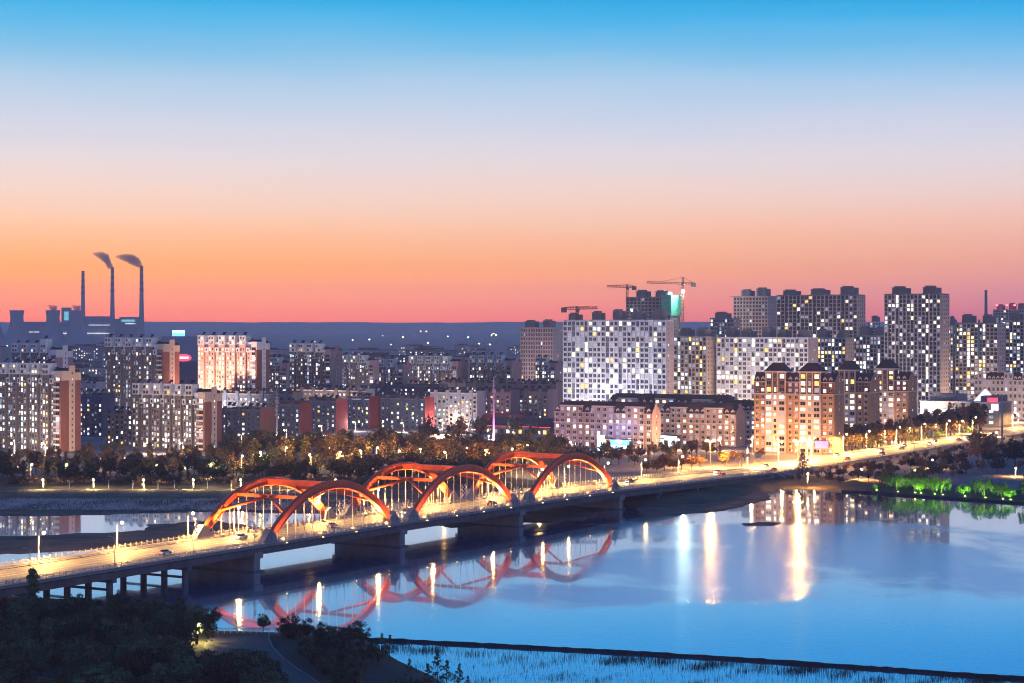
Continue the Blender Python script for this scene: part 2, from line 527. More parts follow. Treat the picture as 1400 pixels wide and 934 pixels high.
blob_patch('mud_flat', [(-200, 669), (250, 669), (560, 670), (720, 674), (700, 690), (560, 702), (420, 703), (330, 699), (200, 702), (60, 706), (-200, 708)], .35, 'mud', 1)
blob_patch('mud_bank', [(-160, 737), (40, 733), (150, 728), (215, 725), (262, 730), (300, 737), (240, 745), (120, 752), (30, 757), (-160, 764)], .3, 'mud', 2)
blob_patch('mud_spit', [(200, 718), (290, 712), (360, 722), (330, 735), (250, 734), (190, 727)], .3, 'mud', 3)
blob_patch('mud_shore', [(868, 694), (960, 690), (1030, 676), (1058, 670), (1050, 684), (985, 700), (915, 705), (872, 704)], .35, 'mud', 5)
blob_patch('mud_shoal', [(560, 703), (660, 694), (760, 690), (840, 694), (800, 712), (700, 716), (610, 722), (560, 716)], .18, 'mud', 6)

# ------------------------------------------------------------------ the arch bridge (local: x along the road, y across to the far side)
P0 = Vector((-129.4, 499.2, 0))
BANG = math.atan2(.853, .522)
Dv, Nv = Vector((cos(BANG), sin(BANG), 0)), Vector((-sin(BANG), cos(BANG), 0))
BW = 29.5
ZS = [(-90, 7.2), (0, 7.5), (110, 7.85), (220, 8.05), (330, 7.7), (400, 6.3), (478, 4.75), (560, 4.25), (640, 4.1), (960, 4.1), (1100, 4.0)]


def zp(s):
    for (a, za), (c, zc) in zip(ZS[:-1], ZS[1:]):
        if s <= c:
            q = max(0, (s - a) / (c - a)); 
            return za + (zc - za) * q
    return ZS[-1][1]


def bw(s, o_, z=0.0):
    return P0 + Dv * s + Nv * o_ + Vector((0, 0, z))


bridge = thing('arch_bridge', 'long road bridge with six red steel arches crossing the river', 'bridge', P0, BANG)
ST = [-90 + 4 * i for i in range(143)]        # to s = 478


def strip(sts, prof, dz=0.0):
    """loft a cross-section [(o, z offset)] along the road"""
    return [[(s, o_, zp(s) + z + dz) for o_, z in prof] for s in sts]


mb = MB(); mb.loft(strip(ST, [(0, 0), (BW, 0), (BW, -.55), (BW - .5, -.75), (BW - 1.3, -1.0), (1.3, -1.0), (.5, -.75), (0, -.55)]))
mb.build('deck_slab', 'concrete', bridge)
for o0, o1 in ((1.0, 4.6), (8.2, 12.0), (17.5, 21.3), (BW - 4.6, BW - 1.0)):
    mb = MB(); mb.loft(strip(ST, [(o0, -.95), (o1, -.95), (o1 - .5, -2.9), (o0 + .25, -2.9)]))
    mb.build('girder', 'concrete_dark', bridge)
mb = MB(); mb.loft(strip(ST, [(4.4, .012), (BW - 4.4, .012)]), closed=False)
mb.build('road_surface', 'asphalt', bridge)
for o0, o1 in ((.05, 4.2), (BW - 4.2, BW - .05)):
    mb = MB(); mb.loft(strip(ST, [(o0, .003), (o0, .16), (o1, .16), (o1, .003)]))
    mb.build('sidewalk', 'paving', bridge)
dash = MB(); dash.box(-3, 3, -.09, .09, 0, .006); dash_me = dash.mesh('lane_marking', 'road_paint')


def tilt_copy(name, me, parent, s, o_, dz):
    o = link(name, me, parent, None, (s, o_, zp(s) + dz))
    o.rotation_euler = (0, -math.atan2(zp(s + 2) - zp(s - 2), 4), 0)
    return o


for o_ in (8.0, 11.4, 18.1, 21.5):
    for k in range(46): tilt_copy('lane_marking', dash_me, bridge, -76 + 12 * k, o_, .02)
for o_ in (14.55, 14.95):
    mb = MB(); mb.loft(strip(ST, [(o_ - .07, .018), (o_ + .07, .018)]), closed=False); mb.build('centre_line', 'road_paint', bridge)
# balustrades: rails plus single posts
post = MB(); post.box(-.11, .11, -.11, .11, 0, 1.25); post.frustum(-.15, .15, -.15, .15, 1.25, 1.5, .1, .1); post_me = post.mesh('railing_post', 'rail_metal')
for o_ in (.2, BW - .2):
    mb = MB()
    for z0, z1 in ((.16, .42), (.72, .80), (1.06, 1.18)):
        mb.loft(strip(ST, [(o_ - .07, z0), (o_ + .07, z0), (o_ + .07, z1), (o_ - .07, z1)]))
    rl = mb.build('railing', 'rail_metal', bridge)
    for k in range(238): link('railing_post', post_me, rl, None, (-85 + 2.36 * k, o_, zp(-85 + 2.36 * k) + .16))
gp = MB(); gp.box(-.06, .06, -.06, .06, 0, .85); gp_me = gp.mesh('guard_post', 'rail_metal')
for o_ in (4.3, BW - 4.3):
    mb = MB()
    for z0, z1 in ((.45, .58), (.78, .88)):
        mb.loft(strip(ST, [(o_ - .05, z0), (o_ + .05, z0), (o_ + .05, z1), (o_ - .05, z1)]))
    rl = mb.build('guard_rail', 'rail_metal', bridge)
    for k in range(140): link('guard_post', gp_me, rl, None, (-85 + 4 * k, o_, zp(-85 + 4 * k)))
# piers
for s in (104.5, 180.6, 256.6, 333.0):
    mb = MB(); zt = zp(s) - 2.9
    mb.box(s - 1.5, s + 1.5, 1.4, BW - 1.4, -3, zt - 1.0)
    pr = mb.build('pier', 'concrete', bridge)
    mb = MB(); mb.box(s - 2.0, s + 2.0, .7, BW - .7, zt - 1.0, zt + .9); mb.build('pier_cap', 'concrete', pr)
    mb = MB(); mb.box(s - 2.6, s + 2.6, .6, BW - .6, -3, .35); mb.build('pier_footing', 'concrete_dark', pr)
for s in (-50, -19, 12, 43, 74, 367, 402, 438, 470):
    zt = zp(s) - 2.9
    mb = MB(); mb.box(s - .9, s + .9, 1.2, BW - 1.2, zt - 1.1, zt); bt = mb.build('bent_cap', 'concrete_dark', bridge)
    mb = MB(); mb.box(s - .4, s + .4, 3.2, BW - 3.2, 1.3, 1.9); mb.build('tie_beam', 'concrete_dark', bt)
    for o_ in (3.0, 10.8, 18.7, 26.5):
        mb = MB(); mb.tube([(s, o_, -3), (s, o_, zt - 1.1)], .95, 10, caps=False); mb.build('column', 'concrete_dark', bt, smooth=True)
mb = MB(); mb.box(476, 480, .3, BW - .3, -1, zp(478) - 1.02); mb.build('abutment', 'concrete', bridge)
# arches
RISE = 15.6
spans = [(109.0, 176.3), (185.0, 252.2), (261.0, 328.4)]
prof = []
for k in range(16):                                    # twin-tube section: two rounds joined by a waist
    a = 2 * pi * k / 16
    prof.append((.78 * cos(a) * (.74 + .26 * abs(sin(a)) ** .7), 1.42 * sin(a)))


def azf(t): return RISE * (1 - abs(2 * t - 1) ** 2.15)


arch_o = (1.75, BW - 1.75)
foot_prof = MB()
for (a, c) in spans:
    zb = zp((a + c) / 2) - .25
    for o_ in arch_o:
        ring = []
        for k in range(49):
            t = k / 48
            s = a + (c - a) * t; z = zb + azf(t)
            e = .002
            tx, tz = (c - a) * 2 * e, azf(min(1, t + e)) - azf(max(0, t - e))
            if k in (0, 48): tx = (c - a) * e
            l = sqrt(tx * tx + tz * tz); tx /= l; tz /= l
            ring.append([(s - tz * q, o_ + p, z + tx * q) for p, q in prof])
        mb = MB(); mb.loft(ring); ar = mb.build('arch', 'red_steel', bridge, smooth=True)
        # groove strips left by the waist: two raised flanges along the flanks
        mb = MB()
        for side in (-1, 1):
            for lo, hi in ((.95, 1.12), (-1.12, -.95)):
                fr = []
                for k in range(3, 46):
                    t = k / 48; s = a + (c - a) * t; z = zb + azf(t)
                    tx, tz = (c - a) * .004, azf(t + .002) - azf(t - .002); l = sqrt(tx * tx + tz * tz); tx /= l; tz /= l
                    fr.append([(s - tz * q, o_ + side * p, z + tx * q) for p, q in ((.45, lo), (.80, lo), (.80, hi), (.45, hi))])
                mb.loft(fr)
        mb.build('flange', 'red_steel', ar)
        mb = MB()
        for k in range(4, 45, 4):
            t = k / 48; s = a + (c - a) * t; z = zb + azf(t)
            tx, tz = (c - a) * .004, azf(t + .002) - azf(t - .002); l = sqrt(tx * tx + tz * tz); tx /= l; tz /= l
            mb.loft([[(s - tz * q * 1.06 + tx * e_, o_ + p * 1.08, z + tx * q * 1.06 + tz * e_) for p, q in prof] for e_ in (-.14, .14)])
        mb.build('joint_collar', 'red_steel', ar, 'stuff')
        for k in range(14):
            s = a + 6.4 + k * (c - a - 12.8) / 13; t = (s - a) / (c - a)
            mb = MB(); mb.tube([(s, o_, zp(s) + .15), (s, o_, zb + azf(t) - 1.2)], .085, 5, caps=False); mb.build('hanger', 'cable', ar)
            mb = MB(); mb.box(s - .22, s + .22, o_ - .22, o_ + .22, zp(s) + .1, zp(s) + .75); mb.build('hanger_socket', 'cable', ar)
        for s, d in ((a, 1), (c, -1)):
            mb = MB(); z0 = zp(s) - .1
            pts = [(s - d * 2.2, z0), (s - d * 2.0, z0 + 1.3), (s + d * 1.0, z0 + 4.4), (s + d * 3.6, z0 + 3.4), (s + d * 4.4, z0)]
            mb.loft([[(x, o_ - 1.15, z) for x, z in pts], [(x, o_ + 1.15, z) for x, z in pts]])
            mb.build('arch_foot', 'concrete', ar)
    # bracing between the pair: three cross beams and K struts
    tm = [.27, .5, .73]
    for t in tm:
        s = a + (c - a) * t; z = zb + azf(t)
        mb = MB(); mb.box(s - .75, s + .75, arch_o[0] + .6, arch_o[1] - .6, z - .95 if t == .5 else z - .55, z + .85 if t == .5 else z + .45); mb.build('cross_beam', 'red_steel', bridge)
    for t, t2 in ((.27, .15), (.73, .85)):
        s1, s2 = a + (c - a) * t, a + (c - a) * t2
        mid = (s1, BW / 2, zb + azf(t) - .1)
        for o_, sg in ((arch_o[0], .5), (arch_o[1], -.5)):
            mb = MB(); mb.tube([mid, (s2, o_ + sg, zb + azf(t2))], .48, 8); mb.build('brace_strut', 'red_steel', bridge, smooth=True)

# floodlights washing the arches (small housings on the deck beside each foot)
fl = MB(); fl.box(-.35, .35, -.3, .3, 0, .5); fl.frustum(-.3, .3, -.25, .25, .5, .75, .08, .08); fl_me = fl.mesh('housing', 'frame_dark')
fe = MB(); fe.box(-.2, .2, -.15, .15, .75, .79); fe_me = fe.mesh('lens', 'bulb_sodium')
for ai, (a, c) in enumerate(spans):
    for oi, o_ in enumerate((4.9, BW - 4.9)):
        for s, d in ((a + 7.5, 1), (c - 7.5, -1), ((a + c) / 2, 0)):
            lw = thing('arch_floodlight', 'roadside floodlight %s the %s %s arch' % ('at the left foot of' if d > 0 else 'at the right foot of' if d < 0 else 'below the crown of', ['left', 'middle', 'right'][ai], ['near', 'far'][oi]) , 'floodlight', bw(s, o_, zp(s) + .02), BANG, 'arch floodlights on the bridge')
            link('housing', fl_me, lw); link('lens', fe_me, lw)
            tgt = Vector((6 * d, (arch_o[oi] - o_), 11)) if d else Vector((0, (arch_o[oi] - o_) * .6, 14))
            lamp_light(lw, (0, 0, .95), 64000 if oi else 42000, (1, .42, .10), .25, radians(105), tgt, blend=.8)

# small floodlights bracketed to the river-side edge of the deck, washing the outer faces of the near arches
for ai, (a, c) in enumerate(spans):
    for k, fr in enumerate((.1, .37, .63, .9)):
        s = a + (c - a) * fr
        lw = thing('deck_floodlight', 'deck edge floodlight under the %s near arch, %s from its left foot' % (['left', 'middle', 'right'][ai], ORD[k]), 'floodlight', bw(s, -1.1, zp(s) - .9), BANG, 'deck edge floodlights')
        mb = MB(); mb.box(-.08, .08, .2, 1.05, .1, .22); mb.build('bracket', 'rail_metal', lw)
        link('housing', fl_me, lw); link('lens', fe_me, lw)
        lamp_light(lw, (0, -.1, .95), 7000, (1, .40, .12), .25, radians(110), Vector((0, 2.6, 14 if 0 < k < 3 else 8)), blend=.8)

# ------------------------------------------------------------------ road beyond the bridge
SR = [480 + 8 * i for i in range(78)]
mb = MB(); mb.loft(strip(SR, [(4.4, 0), (BW - 4.4, 0)], .02), closed=False); struct('road', mb, 'asphalt')
for nm, o0, o1 in (('pavement', .2, 4.2), ('pavement', BW - 4.2, BW - .2)):
    mb = MB(); mb.loft(strip(SR, [(o0, -.1), (o0, .17), (o1, .17), (o1, -.1)])); struct(nm, mb, 'paving')
mb = MB()
mb.loft([[(s, -7 - .004 * (s - 480), 1.2 if s < 520 else 2.2), (s, -.6, zp(s) - .12), (s, BW + .6, zp(s) - .12), (s, BW + 7, 2.0)] for s in SR], closed=False)
for s0 in (480,):
    mb.poly([(s0, -7, 0.2), (s0, -.6, zp(s0) - .12), (s0, BW + .6, zp(s0) - .12), (s0, BW + 7, 0.2)])
em = struct('road_embankment', mb, 'rock_slope')
for o in [q for q in COL.objects if q.name.split('.')[0] in ('road', 'pavement', 'road_embankment')]:
    o.location = P0; o.rotation_euler = (0, 0, BANG)
rd = [q for q in COL.objects if q.name == 'road'][0]
for o_ in (8.0, 11.4, 18.1, 21.5):
    for k in range(50): link('lane_marking', dash_me, rd, None, (486 + 12 * k, o_, zp(486 + 12 * k) + .026))
# fence along the approach road
fence = thing('road_fence', 'pale metal fence along the river side of the approach road', 'fence', P0, BANG)
mb = MB()
for z0, z1 in ((.5, .6), (1.0, 1.1)): mb.loft(strip(SR[:40], [(.1, z0), (.2, z0), (.2, z1), (.1, z1)]))
mb.build('rail', 'rail_metal', fence)
for k in range(110): link('fence_post', post_me, fence, None, (482 + 2.9 * k, .15, zp(482 + 2.9 * k)), scale=(.8, .8, .85))
# stone stair flights down the revetment by the abutment
stair = thing('bank_stairs', 'stone stair flight climbing the bank beside the bridge end', 'stairs', bw(487, -.7, 0), BANG)
for k in range(16):
    mb = MB(); mb.box(-1.3, 1.3, -.45 - k * .45, -k * .45 - .02, 0, zp(487) - .2 - k * .22); mb.build('step', 'concrete', stair)
for sx in (-1.5, 1.5):
    mb = MB(); mb.tube([(sx, 0, zp(487) + .8), (sx, -7.2, zp(487) - 3.0 + .5)], .12, 5); mb.build('handrail', 'rail_metal', stair)

# ------------------------------------------------------------------ windows and buildings
PANES = {'d': 'glass_dark', 'b': 'glass_blue', 'w': 'lit_white', 'a': 'lit_warm', 'y': 'lit_yellow', 'c': 'lit_cool', 'm': 'dim_sky_glow', 'u': 'lit_blue'}
WCACHE = {}


def win_geo(mb, w, h, face, x, y, z, fm, pm, mull=True):
    """one window: frame bars standing proud of the wall, pane set back between them, sill"""
    def bx(u0, u1, n0, n1, z0, z1, m):
        if face == 'F': mb.box(x + u0, x + u1, y - n1, y - n0, z + z0, z + z1, m)
        else: mb.box(x + n0, x + n1, y + u0, y + u1, z + z0, z + z1, m)
    a, c, t = w / 2, h / 2, .10
    bx(-a - t, -a, -.05, .13, -c - t, c + t, fm); bx(a, a + t, -.05, .13, -c - t, c + t, fm)
    bx(-a, a, -.05, .13, c, c + t, fm); bx(-a - .2, a + .2, -.05, .24, -c - t - .06, -c, fm)
    if mull: bx(-.05, .05, -.02, .10, -c, c, fm)
    if face == 'F': mb.quad((x - a, y - .03, z - c), (x + a, y - .03, z - c), (x + a, y - .03, z + c), (x - a, y - .03, z + c), pm)
    else: mb.quad((x + .03, y - a, z - c), (x + .03, y + a, z - c), (x + .03, y + a, z + c), (x + .03, y - a, z + c), pm)


def win_mesh(w, h, kind, frame):
    k = (round(w, 2), round(h, 2), kind, frame)
    if k not in WCACHE:
        mb = MB(); win_geo(mb, w, h, 'F', 0, 0, 0, 0, 1, w > 1.1)
        WCACHE[k] = mb.mesh('window', [frame, PANES[kind]])
    return WCACHE[k]


def put_windows(root, items, frame, single, units=True):
    """items: (x, y, z, w, h, face, kind); the first `single` become window objects, the rest one joined part"""
    items = sorted(items, key=lambda q: q[6] in 'db')      # lit ones first
    ac = MB(); r_ = random.Random(len(items))
    for (x, y, z, w, h, fc, kd) in items:
        if fc == 'F' and w < 2.6 and r_.random() < .3:
            q = x + r_.choice((-1, 1)) * (w / 2 - .15); ac.box(q - .45, q + .45, y - .5, y - .16, z - h / 2 - .95, z - h / 2 - .25)
    if ac.v and units: ac.build('air_conditioner', 'frame_white', root, 'stuff')
    for (x, y, z, w, h, fc, kd) in items[:single]:
        link('window', win_mesh(w, h, kd, frame), root, None, (x, y, z), pi / 2 if fc == 'R' else 0)
    rest = items[single:]
    if rest:
        kinds = sorted({q[6] for q in rest})
        mb = MB()
        for (x, y, z, w, h, fc, kd) in rest: win_geo(mb, w, h, fc, x, y, z, 0, 1 + kinds.index(kd), w > 1.1)
        mb.build('window_grid', [frame] + [PANES[k] for k in kinds], root, 'stuff')


def kindpick(r, p, mix='wwwwaaaymc', dark='d'):
    if r.random() < p * 1.2: return r.choice(mix)
    return 'm' if r.random() < min(.2, p * 1.3) else dark  # some unlit panes glow faintly in place of reflected sky


ROT = radians(30)


def place(name, label, cat, x0, xs, x1, ytop, D, group=None, r=ROT, zg=GZ, dmin=11, dmax=20):
    """building whose front runs from column x0 to the near corner xs and whose flank ends at x1"""
    Cx, Cy = (xs - CX) / F * D, D
    k0, k1 = (x0 - CX) / F, (x1 - CX) / F
    w = (Cx - k0 * Cy) / (cos(r) + k0 * sin(r))
    dp = (k1 * Cy - Cx) / (sin(r) - k1 * cos(r))
    dp = min(dmax, max(dmin, dp))
    h = H - (ytop - HY) * D / F - zg
    c = Vector((Cx, Cy, zg)) - Vector((cos(r), -sin(r), 0)) * (w / 2) + Vector((sin(r), cos(r), 0)) * (dp / 2)
    t = thing(name, label, cat, c, -r, group)
    return t, w, dp, h


sh = MB()
sh.quad((-.9, -.6, .35), (.9, -.6, .35), (.9, .7, 1.5), (-.9, .7, 1.5)); sh.quad((-.9, .72, 1.46), (.9, .72, 1.46), (.9, -.58, .31), (-.9, -.58, .31))
sh.tube([(-1, .8, 1.65), (1, .8, 1.65)], .28, 6)
for qx in (-.8, .8): sh.box(qx - .05, qx + .05, .6, .7, 0, 1.45)
heater_me = sh.mesh('solar_heater', 'panel_black')


def heaters(root, pts):
    for p in pts: link('solar_heater', heater_me, root, None, p, random.uniform(-.2, .2), (1.25, 1.25, 1.25))


def slab_block(t, w, dp, h, seed, wall='grey_render', brick='brown_brick', crown='white_render', trim='peach_render', lit=.5, single=300, unit=7.6, fh=3.15, steps=0, mix='wwwwwaymmmcc', frame='frame_mid'):
    """apartment slab: grey bays under a castellated pale crown, balcony stack and brick end wall with a pale window strip"""
    r = random.Random(seed)
    hx, fy = w / 2, -dp / 2
    hc = h - 2 * fh                           # crown begins
    mb = MB(); mb.box(-hx, hx, fy, -fy, 0, hc - fh * .6); mb.build('wall', wall, t)
    n = max(2, int((w - 5.5) / unit)); u = (w - 5.5) / n
    bw_ = u * .58
    items = []; pier = MB()
    fl = int((hc - 1) / fh)
    hs = []
    for i in range(n):
        xa = -hx + i * u + .1; xb = xa + bw_
        up = (r.choice((0, 1)) * fh * steps)
        bay = MB(); bay.box(xa, xb, fy - 1.3, fy, 0, hc); bay.build('bay', wall, t)
        cr = MB(); cr.box(xa - .15, xb + .15, fy - 1.45, fy + 5, hc + .02, h + up)
        xm = xb + (u - bw_) / 2
        cr.box(xb + .3, xb + (u - bw_) - .35, fy - .9, fy + 1.0, hc - fh * 1.6, hc - fh * .6 + .05)
        cr.box(xb + .16, xb + (u - bw_) - .02, fy + .6, fy + 5, hc - fh * .6 + .02, hc + fh * .55); cr.build('crown', crown, t)
        pier.box(xb + .05, xb + .35, fy - .35, fy, 0, hc - fh * .65)
        hs += [((xa + xb) / 2 - .4, fy + 2, h + up), (xm, fy + 3, hc + fh * .55)]
        for q in range(2):
            xw = xa + bw_ * (.27 + .46 * q)
            tall = q == 0
            for k in range(fl):
                z = 1.9 + k * fh
                items.append((xw, fy - 1.3, z, 1.25 if tall else 1.1, 2.1 if tall else 1.35, 'F', kindpick(r, lit, mix)))
            for k in range(2):
                items.append((xw, fy - 1.45, hc + 1.55 + k * (fh - .15), 1.35, 1.5, 'F', kindpick(r, .14)))
        for k in range(fl - 1):
            items.append((xm, fy, 2.3 + k * fh, .85, 1.2, 'F', kindpick(r, lit * .55, 'wwwca')))
        items.append((xm - .05, fy - .9, hc - fh * 1.1, .95, 1.3, 'F', 'd'))
    pier.build('pilaster', 'frame_dark', t, 'stuff')
    # balcony stack at the near end of the front
    xa, xb = hx - 5.3, hx - .9
    bl = MB(); bl.box(xb, hx, fy - 1.2, fy, 0, hc - fh * .5)
    bl.build('end_pier', brick, t)
    for k in range(fl):
        z = k * fh + .3
        b2 = MB(); b2.box(xa, xb - .02, fy - 1.4, fy + .01, z, z + .16); b2.box(xa, xb - .02, fy - 1.4, fy - 1.3, z + .16, z + 1.05)
        b2.build('balcony', crown if k % 2 else trim, t)
        items.append(((xa + xb) / 2, fy, z + 1.75, 2.9, 2.1, 'F', kindpick(r, lit * .6, 'wwac')))
    # end wall: brick panels, pale strip with small windows, pale top
    e = MB(); e.box(hx, hx + .25, fy - 1.2, -.15 * dp, 0, hc - fh); e.box(hx, hx + .25, .17 * dp, -fy, 0, hc - fh); e.build('end_brick', brick, t)
    e = MB(); e.box(hx, hx + .45, -.15 * dp + .02, .17 * dp - .02, 0, h - .4 * fh); e.box(hx, hx + .5, fy - 1.25, -.15 * dp, hc - fh + .02, hc + fh * .7)
    e.box(hx, hx + .5, .17 * dp, -fy, hc - fh + .02, hc + .35 * fh)
    e.box(hx - 4.4, hx - .02, fy - 1.25, fy + 4, hc - fh * .5 + .02, hc + fh * .7)
    e.build('end_trim', trim, t)
    for k in range(fl + 1): items.append((hx + .45, 0.01 * dp, 1.9 + k * fh, .7, 1.0, 'R', 'd' if r.random() > .1 else 'w'))
    rf = MB(); rf.box(-hx + .4, hx - .4, fy + 5.02, -fy - .3, hc - fh * .6, hc + fh * .9); rf.box(-hx + 1, hx - 5, fy + 6, -fy - 1, hc + fh * .9, hc + fh * 1.1); rf.build('roof', 'roof_dark', t)
    heaters(t, hs)
    put_windows(t, items, frame, single)


def roof_boxes(t, w, dp, h, seed, n=3, m='tower_grey', hh=(4, 7)):
    r = random.Random(seed)
    for i in range(n):
        cx = -w / 2 + (i + .5) * w / n + r.uniform(-2, 2); ww = r.uniform(.19, .27) * w / n
        z = h + r.uniform(*hh)
        mb = MB(); mb.box(cx - ww, cx + ww, -dp * .25, dp * .3, h, z); mb.box(cx - ww * .9, cx + ww * .3, -dp * .2, dp * .2, z, z + 1.4)
        for q in (-ww, ww - .4): mb.box(cx + q, cx + q + .4, -dp * .35, -dp * .31, h, z + .5)
        mb.box(cx - ww - .3, cx + ww + .3, -dp * .36, -dp * .3, z + .1, z + .5)
        mb.build('penthouse', m, t)


def grid_tower(t, w, dp, h, seed, floors, cols, wall='tower_white', side='tower_pink', bays=(), single=0, lit=.12, roofn=4, frame='frame_white', mix='wwwacymc', paneb='b', ww=.64, side_lit=.04, bay_mat='tower_blue', pier_every=1, parapet=True, roofm='tower_grey', pier_mat=None):
    """tower with a grid of near-square windows; `bays` are recessed dark-blue columns"""
    r = random.Random(seed)
    hx, fy = w / 2, -dp / 2; fh = h / floors; cw = w / cols
    mb = MB(); mb.box(-hx, hx, fy, -fy, 0, h); mb.build('wall', wall, t)
    mb = MB(); mb.box(hx, hx + .12, fy + .05, -fy, 0, h - .05); mb.build('end_wall', side, t)
    pr = MB()
    for i in range(0, cols + 1, pier_every):
        x = -hx + i * cw
        wd = .55 if i % 3 == 0 else .3
        pr.box(max(-hx, x - wd), min(hx, x + wd), fy - .55, fy, 0, h + (.9 if i % 3 == 0 else .2))
    pr.build('pier', pier_mat or wall, t, 'stuff')
    sp = MB()
    for k in range(floors + 1):
        for i in range(cols):
            if i in bays: continue
            x = -hx + i * cw
            sp.box(x + .5, x + cw - .5, fy - .3, fy, max(0, k * fh - .36), min(h, k * fh + .36))
    sp.build('spandrel', wall, t, 'stuff')
    items = []
    bb = MB()
    for i in range(cols):
        x = -hx + (i + .5) * cw
        inb = i in bays
        if inb: bb.box(x - cw / 2 + .56, x + cw / 2 - .56, fy - .08, fy, .2, h - fh * .8)
        for k in range(floors):
            kd = kindpick(r, lit * (2.2 if inb else 1), mix, paneb)
            items.append((x, fy - (.09 if inb else .0), (k + .5) * fh, cw * (.60 if inb else ww), fh * (.84 if inb else .64), 'F', kd))
    if bays: bb.build('glazed_bay', bay_mat, t)
    ns = max(1, int(dp / 5))
    for j in range(ns):
        for k in range(floors):
            items.append((hx + .12, fy + dp * (j + .5) / ns, (k + .5) * fh, .8, 1.1, 'R', kindpick(r, side_lit)))
    if parapet:
        p2 = MB(); p2.box(-hx, hx, fy, fy + .3, h, h + .9); p2.box(hx - .3, hx, fy + .3, -fy, h, h + .9); p2.build('parapet', wall, t)
    rf = MB(); rf.box(-hx + .3, hx - .3, fy + .3, -fy, h, h + .25); rf.build('roof', 'roof_dark', t)
    roof_boxes(t, w, dp, h + .25, seed, roofn, roofm)
    put_windows(t, items, frame, single)


def walkup(t, w, dp, h, seed, wall='walkup_blue', gable='walkup_red', single=0, lit=.12, roof='roof_dark', band=None):
    """six-storey walk-up with flat stepped roof, stair cores, plain coloured end wall, solar heaters"""
    r = random.Random(seed)
    hx, fy = w / 2, -dp / 2; fh = 2.95; fl = max(3, int(h / fh))
    mb = MB(); mb.box(-hx, hx, fy, -fy, 0, h); mb.build('wall', wall, t)
    mb = MB(); mb.box(hx, hx + .2, fy - .2, -fy, 0, h + 1.6)
    i = len(mb.v)
    mb.build('end_wall', gable, t)
    n = max(2, int(w / 9)); u = w / n
    items = []; co = MB(); rl = MB()
    for k in range(n):
        x = -hx + (k + .5) * u
        co.box(x - 1.3, x + 1.3, fy - .5, fy, 0, h + 1.9)
        for side in (-1, 1):
            for f in range(fl):
                items.append((x + side * u * .31, fy, 1.6 + f * fh, 1.5, 1.4, 'F', kindpick(r, lit, 'wwwacy')))
        for f in range(fl - 1): items.append((x, fy - .5, 3.0 + f * fh, .8, 1.1, 'F', kindpick(r, lit * .5, 'wa')))
        rl.box(x - u * .46, x + u * .46, fy + 1, -fy - 1, h, h + r.choice((.6, 1.5, 2.4)))
    co.build('stair_core', wall, t); rl.build('roof', roof, t)
    p2 = MB(); p2.box(-hx, hx, fy - .12, fy + .25, h - .5, h + .25); p2.build('parapet', band or wall, t)
    heaters(t, [(-hx + (k + .3) * u * .5, r.uniform(-dp * .2, dp * .2), h + 1.5) for k in range(2 * n)])
    put_windows(t, items, 'frame_dark', single)


def dormer(t, x, y, z, wall='manor_stone', s=1.0):
    mb = MB()
    mb.box(x - .95 * s, x + .95 * s, y - .1, y + 2.2, z, z + 1.5 * s)
    mb.poly([(x - 1.2 * s, y - .35, z + 1.5 * s), (x + 1.2 * s, y - .35, z + 1.5 * s), (x, y - .35, z + 2.7 * s)])
    mb.quad((x - 1.2 * s, y - .35, z + 1.5 * s), (x, y - .35, z + 2.7 * s), (x, y + 2.6, z + 2.7 * s), (x - 1.2 * s, y + 2.6, z + 1.5 * s))
    mb.quad((x, y - .35, z + 2.7 * s), (x + 1.2 * s, y - .35, z + 1.5 * s), (x + 1.2 * s, y + 2.6, z + 1.5 * s), (x, y + 2.6, z + 2.7 * s))
    o = mb.build('dormer', wall, t)
    m2 = MB(); m2.quad((x - .5 * s, y - .12, z + .25), (x + .5 * s, y - .12, z + .25), (x + .5 * s, y - .12, z + 1.35 * s), (x - .5 * s, y - .12, z + 1.35 * s)); m2.build('pane', 'glass_dark', o)


